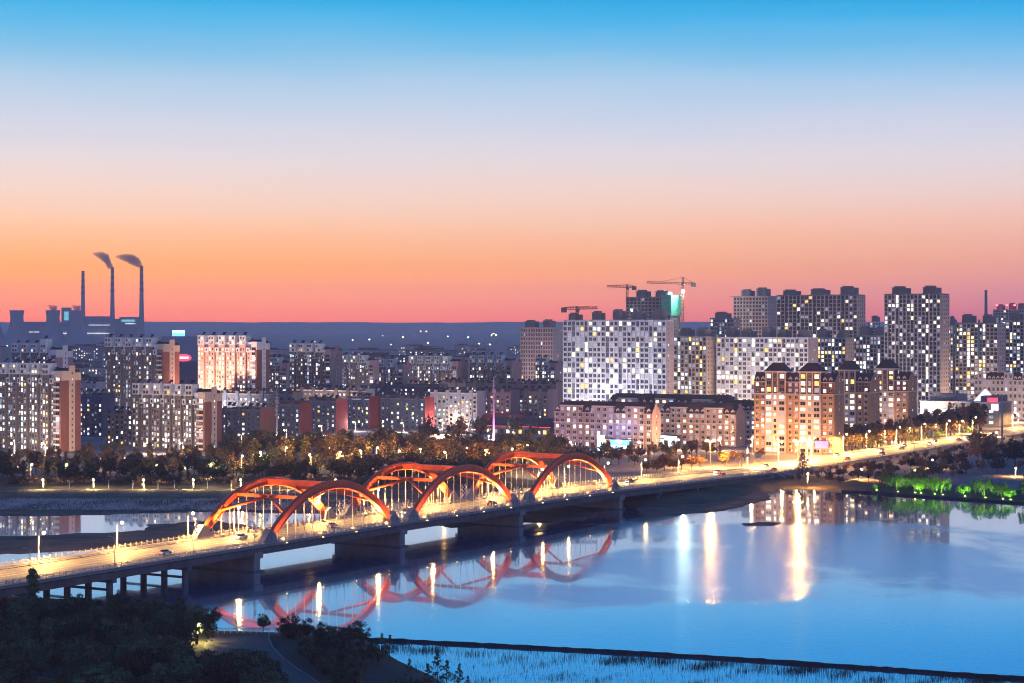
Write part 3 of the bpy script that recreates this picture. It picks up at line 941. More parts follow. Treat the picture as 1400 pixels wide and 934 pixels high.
def manor_low(t, w, dp, eave, ridge, seed, fronts, cols, wall='manor_rose', floors=6, single=300, lit=.24):
    """low apartment house: stone string course, proud front bays with cornices, mansard roof with dormers, gable end"""
    r = random.Random(seed)
    hx, fy = w / 2, -dp / 2; fh = eave / floors
    mb = MB(); mb.box(-hx, hx, fy, -fy, 0, eave); mb.build('wall', wall, t)
    rf = MB(); rf.frustum(-hx - .3, hx + .1, fy - .4, -fy + .4, eave + .02, ridge, 3.2, 3.0); rf.box(-hx + 4, hx - 4, fy + 4, -fy - 4, ridge, ridge + .8); rf.build('roof', 'roof_tile', t)
    st = MB(); zc = eave - 2 * fh * .92
    st.box(-hx - .15, hx + .15, fy - 1.0, fy, zc, zc + .45); st.box(-hx - .2, hx + .2, fy - .5, fy, eave - .25, eave + .05); st.build('string_course', 'manor_stone', t)
    rg = []
    for a, c in fronts:
        xa, xb = -hx + a * w, -hx + c * w; rg.append((xa, xb))
        m2 = MB(); m2.box(xa, xb, fy - .8, fy + 2.5, 0, eave + fh * 1.02); fb = m2.build('front_bay', wall, t)
        m2 = MB(); m2.box(xa - .3, xb + .3, fy - 1.15, fy + 2.6, eave + fh * 1.02, eave + fh * 1.02 + .5); m2.build('cornice', 'manor_stone', fb)
    # gable at the near end
    g = MB(); g.loft([[(hx + q, fy - .2, 0), (hx + q, -fy, 0), (hx + q, -fy, eave), (hx + q, 0, ridge + .9), (hx + q, fy - .2, eave)] for q in (0, .3)]); g.build('gable', wall, t)
    cw = w / cols; items = []
    for i in range(cols):
        x = -hx + (i + .5) * cw
        inb = any(xa < x < xb for xa, xb in rg)
        y = fy - .8 if inb else fy
        for k in range(floors + (1 if inb else 0)):
            z = (k + .55) * fh
            if zc - 1 < z < zc + 1: z = zc + 1.5 if z > zc else zc - 1.3
            items.append((x, y, z, cw * .46, fh * .5, 'F', kindpick(r, lit, 'wwwwaac')))
        if not inb: dormer(t, x, fy + .2, eave + .1)
    sl = MB()
    for i in range(cols):
        x = -hx + (i + .5) * cw
        inb = any(xa < x < xb for xa, xb in rg); y = fy - .8 if inb else fy
        if i % 3 != 1:
            for k in range(1, floors - 1): sl.box(x - cw * .36, x + cw * .36, y - .75, y, k * fh - .1, k * fh + .75)
    sl.build('balcony', 'manor_stone', t, 'stuff')
    for k in range(floors): items.append((hx + .3, 0, (k + .5) * fh, .9, 1.2, 'R', kindpick(r, .1)))
    put_windows(t, items, 'frame_white', single)


def manor_tower(t, w, dp, zc, ze, zpv, ztop, seed, secs, single=300, lit=.28):
    """tall mansion block: tan brick below a stone cornice, dark brick attic storeys, pavilions under hipped roofs, dormered mansards between"""
    r = random.Random(seed)
    hx, fy = w / 2, -dp / 2; fh = zc / round(zc / 3.2); fl = round(zc / 3.2)
    items = []
    rear = MB(); rear.box(-hx, hx, fy + 1.0, -fy, 0, ze); rear.build('wall', 'manor_tan', t)
    for kind, a, c in secs:
        xa, xb = -hx + a * w, -hx + c * w; ww = xb - xa
        if kind == 'p':
            m2 = MB(); m2.box(xa, xb, fy - .9, fy + 1.02, 0, zc); pv = m2.build('pavilion', 'manor_stone', t)
            m2 = MB(); m2.box(xa + .25, xb - .25, fy - .6, fy + 7, zc + .5, zpv); m2.build('attic', 'manor_brick', pv)
            for q in (0, .34, .62, 1):
                x = xa + .35 + (ww - .7) * q; m2 = MB(); m2.box(x - .3, x + .3, fy - 1.0, fy - .6, zc + .5, zpv); m2.build('pilaster', 'manor_stone', pv)
            m2 = MB(); m2.box(xa - .7, xb + .7, fy - 1.7, fy + 8, zpv, zpv + .9); m2.build('cornice', 'manor_stone', pv)
            m2 = MB(); m2.frustum(xa - .5, xb + .5, fy - 1.5, fy + 8, zpv + .92, ztop, ww * .32, 3.2); m2.build('hip_roof', 'roof_tile', pv)
            for q, wd in ((.17, .24), (.48, .12), (.81, .24)):
                x = xa + ww * q
                for k in range(fl):
                    items.append((x, fy - .9, (k + .5) * fh, ww * wd, fh * .56, 'F', kindpick(r, lit * 1.2, 'wwwaaa')))
                nz_ = max(2, int((zpv - zc - 1) / 3.0)); fz = (zpv - zc - .8) / nz_
                for k in range(nz_): items.append((x, fy - .6, zc + .9 + (k + .45) * fz, ww * wd * .82, fz * .62, 'F', kindpick(r, .42, 'waaay')))
        else:
            m2 = MB(); m2.box(xa, xb, fy, fy + 1.02, 0, zc); sc_ = m2.build('brick_bay', 'manor_tan', t)
            m2 = MB(); m2.box(xa, xb, fy, fy + 3, zc + .5, ze); m2.build('attic', 'manor_brick', sc_)
            m2 = MB(); m2.box(xa - .1, xb + .1, fy - .45, fy + .5, ze, ze + .45); m2.build('cornice', 'manor_stone', sc_)
            m2 = MB(); m2.frustum(xa - .1, xb + .1, fy - .1, -fy, ze + .47, ze + 5.2, .4 if c < .99 else 2.2, 2.2); m2.build('mansard', 'roof_tile', sc_)
            for q in (.28, .74):
                x = xa + ww * q
                for k in range(fl): items.append((x, fy, (k + .5) * fh, 1.55, 1.45, 'F', kindpick(r, lit * .7, 'wwaa')))
                for k in range(int((ze - zc) / 3.0)): items.append((x, fy, zc + 2.2 + k * 3.1, 1.6, 1.6, 'F', kindpick(r, .2, 'wa')))
                dormer(t, x, fy + .35, ze + .5)
                st = MB()
                for k in range(1, fl): st.box(x - 1.3, x + 1.3, fy - .12, fy, k * fh - .14, k * fh + .14)
                st.build('sill_band', 'manor_stone', sc_)
    st = MB(); st.box(-hx - .3, hx + .5, fy - 1.25, -fy, zc, zc + .5); st.build('string_course', 'manor_stone', t)
    g = MB(); g.loft([[(hx + q, fy + .02, 0), (hx + q, -fy, 0), (hx + q, -fy, ze), (hx + q, 0, ze + 5.5), (hx + q, fy + .02, ze)] for q in (0, .35)]); g.build('gable', 'manor_tan', t)
    for k in range(fl + 3): items.append((hx + .35, 0, (k + .5) * fh, .75, 1.2, 'R', kindpick(r, .25, 'wa')))
    put_windows(t, items, 'manor_stone', single)


# --- left bank blocks
A = 'grey apartment slabs with pale castellated crowns'
t, w, d, h = place('apartment_block', 'grey slab block cut by the left picture edge, brick end wall', 'apartment block', -70, 85, 110, 497, 1080, A, dmax=15); slab_block(t, w, d, h, 1)
t, w, d, h = place('apartment_block', 'lower grey slab block with brown brick end standing behind the riverside wood', 'apartment block', 183, 281, 303, 526, 1090, A, dmax=15); slab_block(t, w, d, h, 2)
t, w, d, h = place('apartment_block', 'dark grey tall slab block with red brick end, left of the pink block', 'apartment block', 145, 224, 245, 462, 1330, A, dmax=16); slab_block(t, w, d, h, 3, lit=.26)
t, w, d, h = place('apartment_block', 'slab block with stepped white crown rising behind the leftmost block', 'apartment block', 18, 78, 99, 470, 1350, A, dmax=16); slab_block(t, w, d, h, 4, wall='walkup_grey', brick='walkup_plum', trim='white_render', steps=1, lit=.2)
t, w, d, h = place('apartment_block', 'floodlit pink slab block with white crown', 'apartment block', 272, 352, 368, 459, 1330, A, dmax=16); slab_block(t, w, d, h, 5, wall='pink_lit_render', brick='brown_brick', trim='white_render', lit=.42, mix='wwwwaaa', frame='frame_white'); PINK = t
PINKD = (w, d, h)
t, w, d, h = place('apartment_block', 'grey slab block with violet end wall right of the pink block', 'apartment block', 397, 453, 468, 470, 1430, A, dmax=16); slab_block(t, w, d, h, 6, brick='tower_grey', trim='walkup_plum', lit=.26)
B = 'mid-rise blocks with pale teal crowns beyond the walk-ups'
for i, (x0, xs, x1, yt, D, lb, sd) in enumerate([
        (371, 393, 400, 489, 1520, 'small pale crowned block squeezed between pink and grey slab blocks', 11),
        (468, 512, 524, 486, 1640, 'pale crowned mid-rise right of the grey slab with violet end', 12),
        (519, 552, 561, 491, 1500, 'narrow pale crowned mid-rise, third from the pink block', 13),
        (560, 626, 641, 487, 1580, 'wide dark mid-rise with blue and red lit windows', 14),
        (643, 700, 716, 486, 1560, 'teal lit mid-rise left of the pinkish grid tower', 15),
        (733, 760, 771, 489, 1570, 'violet grey mid-rise in front of the pinkish grid tower', 16)]):
    t, w, d, h = place('mid_rise_block', lb, 'apartment block', x0, xs, x1, yt, D, B, dmax=15)
    slab_block(t, w, d, h, sd, wall='walkup_grey' if i % 2 else 'grey_render', brick='tower_grey', crown='pale_teal', trim='walkup_plum', lit=.24, single=60, unit=7, mix='wwwaccu' if i == 3 else 'wwwwacm')
t, w, d, h = place('grid_tower', 'pinkish concrete grid tower with dark openings and grey flank, left of the white tower', 'tower', 712, 756, 769, 449, 1760)
grid_tower(t, w, d, h, 21, 17, 13, wall='tower_pink', side='tower_grey_light', lit=.01, paneb='d', roofn=2, frame='tower_pink', ww=.56)

# --- dark walk-ups
G = 'dark six-storey walk-ups with coloured end walls'
for (x0, xs, x1, yt, D, wl_, gb, lb, sd) in [
        (108, 140, 150, 541, 1220, 'walkup_blue', 'walkup_blue', 'dark blue walk-up right behind the leftmost grey slab block', 31),
        (146, 181, 190, 566, 1130, 'walkup_grey', 'walkup_grey', 'grey walk-up with pale lines left of the lower grey slab block', 32),
        (298, 356, 379, 561, 1165, 'walkup_blue', 'brown_brick', 'dark walk-up with brown end wall beside the white mast', 33),
        (372, 410, 426, 554, 1215, 'walkup_blue', 'walkup_red', 'dark walk-up with crimson end wall, first right of the white mast', 34),
        (420, 459, 475, 549, 1265, 'walkup_blue', 'walkup_red', 'dark walk-up with crimson end wall, middle of the three', 35),
        (470, 505, 524, 546, 1310, 'walkup_blue', 'walkup_red', 'dark walk-up with crimson end wall, farthest of the three', 36),
        (300, 400, 412, 540, 1300, 'walkup_blue', 'walkup_grey', 'long dark walk-up row at the foot of the pink block', 37),
        (405, 500, 512, 535, 1390, 'walkup_grey', 'walkup_pale', 'long walk-up row with pale parapet below the violet ended slab', 38),
        (520, 581, 590, 546, 1300, 'walkup_blue', 'walkup_red', 'dark blue walk-up with thin red end beside the pale lit house', 39),
        (588, 652, 659, 538, 1340, 'walkup_pale', 'walkup_pale', 'pale pinkish lit walk-up with bright facade', 40),
        (655, 698, 713, 536, 1350, 'walkup_plum', 'walkup_plum', 'plum walk-up with pale gable beside the pink lit mast', 41),
        (709, 749, 766, 536, 1350, 'walkup_grey', 'walkup_plum', 'plum gabled walk-up at the foot of the white tower', 42),
        (505, 600, 612, 528, 1480, 'walkup_blue', 'walkup_grey', 'long flat walk-up row below the teal crowned mid-rises', 43),
        (600, 760, 772, 526, 1490, 'walkup_grey', 'walkup_grey', 'long low row of flats below the violet grey mid-rise', 44)]:
    t, w, d, h = place('walk_up_flats', lb, 'apartment block', x0, xs, x1, yt, D, G, dmax=14)
    walkup(t, w, d, h, sd, wl_, gb, single=50, lit=.34 if sd == 40 else .22, band='white_render' if sd in (38, 40, 36) else 'walkup_grey')

# --- right bank towers
t, w, d, h = place('white_tower', 'wide white gridded tower block with recessed blue window columns, tallest by the low houses', 'tower', 770, 911, 921, 439, 1400)
grid_tower(t, w, d, h, 51, 19, 24, bays=(2, 5, 10, 13, 17, 20), single=300, lit=.13, roofn=5, ww=.66, mix='wwwwwaacymmmm')
WT = (t, w, d, h)
t, w, d, h = place('white_tower', 'second white gridded tower block behind the mansard towers', 'tower', 980, 1105, 1122, 463, 1450)
grid_tower(t, w, d, h, 52, 17, 21, bays=(1, 4, 8, 11, 15, 18), single=120, lit=.2, roofn=5, ww=.66, mix='wwwwwaacymmmm')
t, w, d, h = place('tan_tower', 'tan grey tower block between the two white tower blocks', 'tower', 921, 966, 980, 461, 1480)
grid_tower(t, w, d, h, 53, 18, 9, wall='tower_tan', side='tower_beige', bays=(1, 4, 7), bay_mat='tower_grey', lit=.22, paneb='d', roofn=2, frame='frame_dark')
t, w, d, h = place('green_net_tower', 'dark unfinished tower behind the white tower, green lit netting at its corner', 'tower', 856, 917, 938, 407, 1760)
grid_tower(t, w, d, h, 54, 30, 12, wall='tower_grey', side='tower_grey', lit=.02, paneb='d', roofn=2, frame='frame_dark', pier_every=2)
nt = MB(); nt.box(w / 2 - 9, w / 2 + .9, -d / 2 - 1.1, -d / 2 - .9, h - 16, h + 2.5); nt.box(w / 2 + .7, w / 2 + .9, -d / 2 - .9, d / 2, h - 16, h + 2.5)
mat('green_net', (.10, .42, .30), .9, .3, .3); nt.build('safety_net', 'green_net', t)
NETT = (t, w, d, h)
t, w, d, h = place('teal_glass_block', 'short dark block with teal windows between tan tower and pink grid tower', 'tower', 971, 1003, 1012, 436, 1660)
grid_tower(t, w, d, h, 55, 22, 8, wall='tower_grey', side='tower_grey', lit=.2, paneb='b', roofn=1, frame='pale_teal', mix='wccca')
t, w, d, h = place('grid_tower', 'pinkish concrete grid tower beside the dark three-part tower', 'tower', 1003, 1050, 1063, 406, 1760)
grid_tower(t, w, d, h, 56, 28, 11, wall='tower_pink', side='tower_pink', lit=.02, paneb='d', roofn=2, frame='tower_pink', ww=.56)
sl = MB(); sl.box(-w / 2 - 4, w / 2 + 1, -d / 2 - 1.5, d / 2, h + .3, h + .9); sl.build('roof_slab', 'tower_pink', t)
t, w, d, h = place('dark_tower', 'wide dark grey tower with three roof blocks on the skyline', 'tower', 1062, 1172, 1186, 404, 1690)
grid_tower(t, w, d, h, 57, 28, 20, wall='tower_grey', side='tower_beige', bays=(2, 5, 9, 12, 16), bay_mat='tower_blue', lit=.08, paneb='d', roofn=3, frame='frame_dark', mix='wwway', pier_mat='tower_grey_light')
t, w, d, h = place('tan_tower', 'tan grey mid tower right behind the second white block', 'tower', 1108, 1156, 1172, 463, 1570)
grid_tower(t, w, d, h, 58, 18, 10, wall='tower_tan', side='tower_beige', bays=(2, 6), bay_mat='tower_grey', lit=.16, paneb='d', roofn=2, frame='frame_dark', mix='wway')
t, w, d, h = place('tan_tower', 'tan grey mid tower left of the tallest dark tower', 'tower', 1170, 1214, 1232, 460, 1575)
grid_tower(t, w, d, h, 59, 18, 9, wall='tower_tan', side='tower_beige', bays=(2, 6), bay_mat='tower_grey', lit=.2, paneb='d', roofn=2, frame='frame_dark', mix='wwwc')
t, w, d, h = place('dark_tower', 'tallest dark grey tower with beige flank standing alone at right', 'tower', 1209, 1286, 1301, 403, 1400)
grid_tower(t, w, d, h, 60, 30, 15, wall='tower_grey', side='tower_beige', bays=(3, 7, 11), bay_mat='tower_blue', lit=.11, paneb='d', roofn=2, frame='frame_dark', mix='wwwwa', single=60, pier_mat='tower_grey_light')
t, w, d, h = place('balcony_tower', 'beige balcony tower with teal fins beside the tallest dark tower', 'tower', 1306, 1364, 1378, 443, 1570)
grid_tower(t, w, d, h, 61, 22, 11, wall='tower_tan', side='tower_beige', bays=(3, 7), bay_mat='tower_grey', lit=.26, paneb='d', roofn=2, frame='frame_dark', mix='wwwaaymm')
fn = MB()
for q in (-.5, .05): fn.box(w * q, w * q + 1.6, -d / 2 - 1.4, -d / 2 - .6, h * .62, h + 3.5)
mat('fin_teal', (.05, .20, .26), .5, .1, .3); fn.build('fin', 'fin_teal', t)
t, w, d, h = place('balcony_tower', 'beige balcony tower cut by the right picture edge', 'tower', 1370, 1425, 1440, 440, 1640)
grid_tower(t, w, d, h, 62, 24, 11, wall='tower_tan', side='tower_beige', bays=(2, 6), bay_mat='tower_blue', lit=.26, paneb='d', roofn=2, frame='frame_dark', mix='wwacy')
t, w, d, h = place('white_strip_house', 'narrow beige flank house lit white beside the tallest dark tower', 'tower', 1296, 1303, 1310, 446, 1600, dmax=12)
grid_tower(t, w, d, h, 63, 22, 2, wall='tower_beige', side='tower_beige', lit=.2, paneb='d', roofn=1, frame='frame_dark')
t, w, d, h = place('far_roofline_block', 'far pinkish block with red beacons on its roof at the right edge', 'tower', 1358, 1400, 1412, 424, 2300, dmax=24)
grid_tower(t, w, d, h, 64, 28, 12, wall='tower_pink', side='tower_pink', lit=.1, paneb='d', roofn=3, frame='tower_pink', mix='ay')
for q in (-.38, -.05, .2):
    mb = MB(); mb.tube([(w * q, -d / 2, h), (w * q, -d / 2, h + 5)], .4, 5); bq = mb.build('beacon_mast', 'pole_metal', t)
    mb = MB(); mb.box(w * q - 1, w * q + 1, -d / 2 - 1, -d / 2 + 1, h + 5, h + 6.6); mb.build('beacon', 'red_beacon', bq)
t, w, d, h = place('far_white_block', 'far small white and blue block left of the tallest dark tower', 'tower', 1186, 1204, 1210, 441, 2300)
grid_tower(t, w, d, h, 65, 22, 5, wall='tower_white', side='tower_white', bays=(1, 3), lit=.05, roofn=1)

# --- mansard houses
C_ = 'mansard roofed houses on the right bank'
e1 = lambda y, D: H - (y - HY) * D / F - GZ
t, w, d, h = place('mansard_house', 'long low tan house with dark mansard roof at the foot of the white tower', 'apartment house', 758, 891, 900, 566, 1100, C_, dmax=14)
manor_low(t, w, d, e1(566, 1100), e1(553, 1100), 71, ((.065, .29), (.40, .62), (.74, .925)), 16)
t, w, d, h = place('mansard_house', 'low rose house with gable end left of the mansard towers', 'apartment house', 901, 1006, 1018, 567, 1125, C_, dmax=14)
manor_low(t, w, d, e1(567, 1125), e1(554, 1125), 72, ((.16, .36), (.60, .84)), 13, lit=.18)
t, w, d, h = place('mansard_house', 'rose house half hidden behind the first mansard tower', 'apartment house', 985, 1040, 1050, 562, 1190, C_, dmax=13)
manor_low(t, w, d, e1(562, 1190), e1(550, 1190), 73, ((.2, .5),), 8)
t, w, d, h = place('mansard_house', 'dark roofed house row between the white tower and the low tan house', 'apartment house', 830, 1000, 1012, 555, 1235, C_, dmax=14)
manor_low(t, w, d, e1(555, 1235), e1(543, 1235), 74, ((.1, .25), (.4, .55), (.7, .85)), 18, single=40)
t, w, d, h = place('mansard_tower', 'tall tan mansion block with two hip roofed pavilions behind the bright street lamps', 'apartment house', 1031, 1140, 1153, 524, 1060, C_, dmax=15)
manor_tower(t, w, d, e1(540.5, 1060), e1(524, 1060), e1(510.5, 1060), e1(497, 1060), 75, [('m', 0, .15), ('p', .15, .41), ('m', .41, .58), ('p', .58, .845), ('m', .845, 1)])
MT = (t, w, d)
t, w, d, h = place('mansard_tower', 'middle mansion block with one hip roofed pavilion', 'apartment house', 1147, 1189, 1204, 523, 1130, C_, dmax=16)
manor_tower(t, w, d, e1(538, 1130), e1(523, 1130), e1(508, 1130), e1(494, 1130), 76, [('p', 0, .56), ('m', .56, 1)])
t, w, d, h = place('mansard_tower', 'rightmost mansion block with one hip roofed pavilion beside dark wood', 'apartment house', 1199, 1241, 1255, 521, 1190, C_, dmax=16)
manor_tower(t, w, d, e1(536, 1190), e1(521, 1190), e1(506, 1190), e1(492, 1190), 77, [('p', 0, .58), ('m', .58, 1)])

# --- ornate pink house and commercial block at right
t, w, d, h = place('ornate_house', 'ornate pinkish white house with blue roof at the right edge', 'house', 1332, 1415, 1425, 520, 1430)
manor_low(t, w, d, h, h + 4, 81, ((.06, .2), (.5, .64), (.8, .95)), 14, wall='walkup_pale', floors=6, single=90, lit=.08)
t, w, d, h = place('commercial_block', 'dark low commercial block with glass pyramid and red sign', 'shop building', 1258, 1366, 1390, 551, 1345, dmax=30)
mb = MB(); mb.box(-w / 2, w / 2, -d / 2, d / 2, 0, h); mb.build('wall', 'tower_grey', t)
mb = MB(); mb.box(-w / 2 + 6, -w / 2 + 25, -d / 2 + 3, d / 2 - 2, h, h + 5); mb.box(w / 2 - 14, w / 2 - 2, -d / 2 + 4, d / 2 - 3, h, h + 4.5); mb.build('roof_storey', 'walkup_grey', t)
mb = MB(); mb.box(-w / 2 - .3, w / 2 + .3, -d / 2 - .4, d / 2 + .3, h - .6, h + .5); mb.build('cornice', 'tower_grey_light', t)
mb = MB(); mb.frustum(w * .12, w * .12 + 13, -4, 8, h + .52, h + 9, 6.3, 5.8); mb.build('glass_pyramid', 'strip_white', t)
mb = MB(); mb.box(w * .36, w * .36 + 7, -d / 2 - .8, -d / 2 - .45, h + .6, h + 3.4); mb.build('red_sign', 'sign_red', t)
mb = MB(); mb.box(w / 2 - 5, w / 2 - .5, -d / 2 - .7, -d / 2 - .45, h - 5, h - 1); mb.build('white_sign', 'sign_white', t)
put_windows(t, [(-w / 2 + 4 + 4.6 * i, -d / 2, 2.2 + 3.8 * k, 3, 2, 'F', kindpick(random, .22, 'wacc')) for i in range(int(w / 4.8)) for k in range(int(h / 4))], 'frame_dark', 80)

# ------------------------------------------------------------------ power station on the plain
PD = 6100.0
ps = thing('power_station', 'hazy power station hall with lit window strips under the orange sky', 'power station', ((100 - CX) / F * PD, PD + 150, GZ))


def px(x, D): return (x - CX) / F * D


def pz(y, D): return H - (y - HY) * D / F


X0 = ps.location.x
q = PD + 150
for (x0, x1, y, dy0, dy1, m_) in [(14, 120, 440, 0, 110, 'plant_wall_hazed'), (112, 142, 432.5, -10, 120, 'plant_wall_hazed'), (140, 172, 436, -10, 120, 'plant_wall_hazed'), (165, 189, 433.5, -20, 100, 'plant_wall_hazed'), (82, 92, 420.5, 20, 60, 'plant_wall_hazed'), (60, 150, 447, -60, -20, 'plant_pale')]:
    mb = MB(); mb.box(px(x0, q) - X0, px(x1, q) - X0, dy0, dy1, 0, pz(y, q) - GZ); mb.build('hall', m_, ps)
for (x0, x1, y0, y1, dy) in [(86, 92, 426, 438, 19), (168, 186, 437, 440, -21), (40, 62, 453.5, 454.5, -1), (122, 152, 444, 445, -12), (124, 155, 455, 456.2, -63), (90, 98, 455, 456.5, -63), (173, 187, 442, 443.2, -21)]:
    mb = MB(); mb.box(px(x0, q) - X0, px(x1, q) - X0, dy - 1.5, dy, pz(y1, q) - GZ, pz(y0, q) - GZ); mb.build('lit_strip', 'teal_glow' if y1 < 441 else 'strip_white', ps)
for cxp in (-5, 27.5, 76.5, 109):
    t = thing('cooling_tower', ['waisted concrete cooling tower cut by the left picture edge', 'waisted cooling tower, second from the left edge', 'waisted cooling tower left of the chimneys, third in line', 'waisted cooling tower below the shortest chimney'][(-5, 27.5, 76.5, 109).index(cxp)], 'cooling tower', (px(cxp, PD), PD - 40, GZ), 0, 'cooling towers of the power station')
    ht = pz(424.5, PD - 40) - GZ
    ring = []
    for k in range(15):
        z = k / 14
        r_ = 44 - 24.5 * sin(min(1, z / .84) * pi / 2) + (max(0, z - .78) * 10)
        ring.append([(r_ * cos(a * pi / 16), r_ * sin(a * pi / 16), z * ht) for a in range(32)])
    mb = MB(); mb.loft(ring, caps=False); mb.build('shell', 'hazed_concrete', t, smooth=True)
    mb = MB(); mb.loft([[(r_ * cos(a * pi / 16), r_ * sin(a * pi / 16), z) for a in range(32)] for r_, z in ((21.6, ht - 2), (22.6, ht - 2), (22.6, ht + .5), (21.2, ht + .5))], caps=False); mb.build('rim', 'hazed_concrete', t)
for cxp, yt, D, lb in ((113.5, 371, 6300, 'shortest chimney of the power station, no smoke'), (153.7, 366, 6100, 'middle chimney of the power station with dark smoke drifting left'), (193.5, 364, 5900, 'rightmost tall chimney of the power station trailing smoke')):
    t = thing('chimney', lb, 'chimney', (px(cxp, D), D, GZ), 0, 'chimneys of the power station')
    ht = pz(yt, D) - GZ
    mb = MB(); mb.tube([(0, 0, 0), (0, 0, ht * .5), (0, 0, ht)], [9.5, 6.6, 4.6], 16, caps=False); mb.build('shaft', 'hazed_concrete', t, smooth=True)
    for k in range(4):
        z0 = ht * (.68 + .085 * k); r_ = 6.1 - 1.25 * k / 3.2
        mb = MB(); mb.tube([(0, 0, z0), (0, 0, z0 + ht * .042)], [r_ + .25, r_ - .05], 16, caps=False); mb.build('band', 'stack_red', t, smooth=True)
    mb = MB(); mb.tube([(0, 0, ht - 2.5), (0, 0, ht + 1)], 5.4, 16); mb.build('rim', 'frame_dark', t)
# smoke: closed lumpy plumes of thin dark vapour
m = bpy.data.materials.new('smoke_vapour'); m.use_nodes = True
N, L = m.node_tree.nodes, m.node_tree.links
N.clear()
ou = N.new('ShaderNodeOutputMaterial'); pv = N.new('ShaderNodeVolumePrincipled')
pv.inputs['Color'].default_value = (.18, .18, .34, 1); pv.inputs['Density'].default_value = .09
L.new(pv.outputs[0], ou.inputs['Volume']); M['smoke_vapour'] = m


def plume(name, label, pts, rad, seed):
    r_ = random.Random(seed)
    ring = []
    n = 14
    cps = [Vector(p) for p in pts]
    for k in range(25):
        u = k / 24 * (len(cps) - 1); i = min(int(u), len(cps) - 2)
        c = cps[i].lerp(cps[i + 1], u - i)
        r0 = rad[i] + (rad[i + 1] - rad[i]) * (u - i)
        ring.append([(c.x + .8 * r0 * sin(a * 2 * pi / n) * r_.uniform(.8, 1.15) * .4, c.y + r0 * cos(a * 2 * pi / n) * r_.uniform(.8, 1.2), c.z + r0 * sin(a * 2 * pi / n) * r_.uniform(.8, 1.2)) for a in range(n)])
    mb = MB(); mb.loft(ring[::-1])
    tag(mb.build(name, 'smoke_vapour', None, 'stuff', True), label, 'smoke')


for (cxp, yt, D, x2, y2, x3, y3, lb) in ((153.7, 364.5, 6100, 146, 354, 127, 346.5, 'dark smoke drifting off the middle chimney'), (193.5, 362.5, 5900, 181, 355, 158, 351, 'dark smoke drifting off the rightmost tall chimney')):
    P = [(px(cxp, D), D, pz(yt + 1.5, D)), (px(cxp - 4.5, D), D, pz(yt - 3, D)), (px(x2, D), D, pz(y2, D)), (px((x2 + x3) / 2 + 1, D), D, pz((y2 + y3) / 2 - 1, D)), (px(x3, D), D, pz(y3, D))]
    plume('smoke_plume', lb, P, [6, 13, 15, 11, 3], int(cxp))
for cxp, lb in ((76.5, 'pale steam leaning off the third cooling tower'), (109, 'pale steam leaning off the cooling tower below the shortest chimney')):
    D = PD - 40
    plume('steam_plume', lb, [(px(cxp, D), D, pz(424, D)), (px(cxp - 6, D), D, pz(421.5, D)), (px(cxp - 11, D), D, pz(417, D))], [14, 9, 2], int(cxp))
D = 2600
t = thing('far_chimney', 'thin far chimney on the skyline above the balcony towers', 'chimney', (px(1348, D), D, GZ))
mb = MB(); mb.tube([(0, 0, 0), (0, 0, pz(397, D) - GZ)], [3.4, 1.7], 12, caps=False); mb.build('shaft', 'hazed_concrete', t, smooth=True)
mb = MB(); mb.tube([(0, 0, pz(398.5, D) - GZ), (0, 0, pz(397, D) - GZ)], 2.1, 12); mb.build('rim', 'frame_dark', t)

# ------------------------------------------------------------------ distant low town and plain lights
rd_ = random.Random(5)
spots = []
for i in range(64):
    x = rd_.uniform(100, 1000) if i < 56 else rd_.uniform(-60, 120)
    D = rd_.uniform(1750, 4200)
    spots.append((x, D))
for x, D in sorted(spots, key=lambda q: -q[1]):
    w = rd_.uniform(30, 90); dp = rd_.uniform(12, 18); h = rd_.choice((12, 15, 18, 22, 30, 34)) * (1 if D < 3000 else .8)
    t = thing('distant_building', '%s hazy building on the plain %s' % ('long low' if w > 60 and h < 20 else 'short low' if h < 20 else 'long taller' if w > 60 else 'narrow taller', zone(x, [(110, 'behind the leftmost blocks'), (272, 'between the left slab blocks'), (400, 'behind the pink block'), (520, 'behind the violet ended slab'), (640, 'behind the teal crowned mid-rises'), (770, 'left of the white tower'), (2000, 'behind the white tower')])), 'building', (px(x, D), D, GZ), -ROT + rd_.uniform(-.1, .1), 'far buildings of the plain')
    mb = MB(); mb.box(-w / 2, w / 2, -dp / 2, dp / 2, 0, h); mb.build('wall', rd_.choice(('walkup_grey', 'walkup_blue', 'plant_pale', 'tower_tan', 'walkup_plum')), t)
    mb = MB(); mb.box(-w / 2 - .4, w / 2 + .4, -dp / 2 - .4, dp / 2 + .4, h, h + .8); mb.box(-w * .3, w * .1, -3, 3, h + .8, h + 3.4); mb.build('roof', 'roof_dark', t)
    its = [(-w / 2 + 4 + 5 * i, -dp / 2, 2 + 3.1 * k, 2, 1.7, 'F', kindpick(rd_, .16, 'wwac')) for i in range(int(w / 5.2)) for k in range(int(h / 3.3))]
    put_windows(t, its, 'frame_white', 0, False)

# tall neon hall (blue) and red oval sign seen beyond the pink block
t = thing('blue_neon_hall', 'far hall crowned by a glowing blue neon sign', 'building', (px(248, 3600), 3600, GZ), -.3)
mb = MB(); mb.box(-34, 34, -12, 12, 0, pz(460, 3600) - GZ); mb.build('wall', 'plant_wall_hazed', t)
mb = MB(); mb.box(-12, 13, -13, -12.3, pz(456, 3600) - GZ, pz(451.5, 3600) - GZ)
for k in range(6): mb.box(-11 + k * 4.4, -8.6 + k * 4.4, -13.6, -13, pz(455.2, 3600) - GZ, pz(452.4, 3600) - GZ)
mb.build('neon_sign', 'sign_cyan', t)
mb = MB(); mb.box(-12, 13, -12.9, -12.2, pz(459.5, 3600) - GZ, pz(457, 3600) - GZ); mb.build('neon_band', 'sign_blue', t)
t = thing('red_sign_hall', 'hazy hall with a glowing red oval sign left of the pink block', 'building', (px(257, 1850), 1850, GZ), -.35)
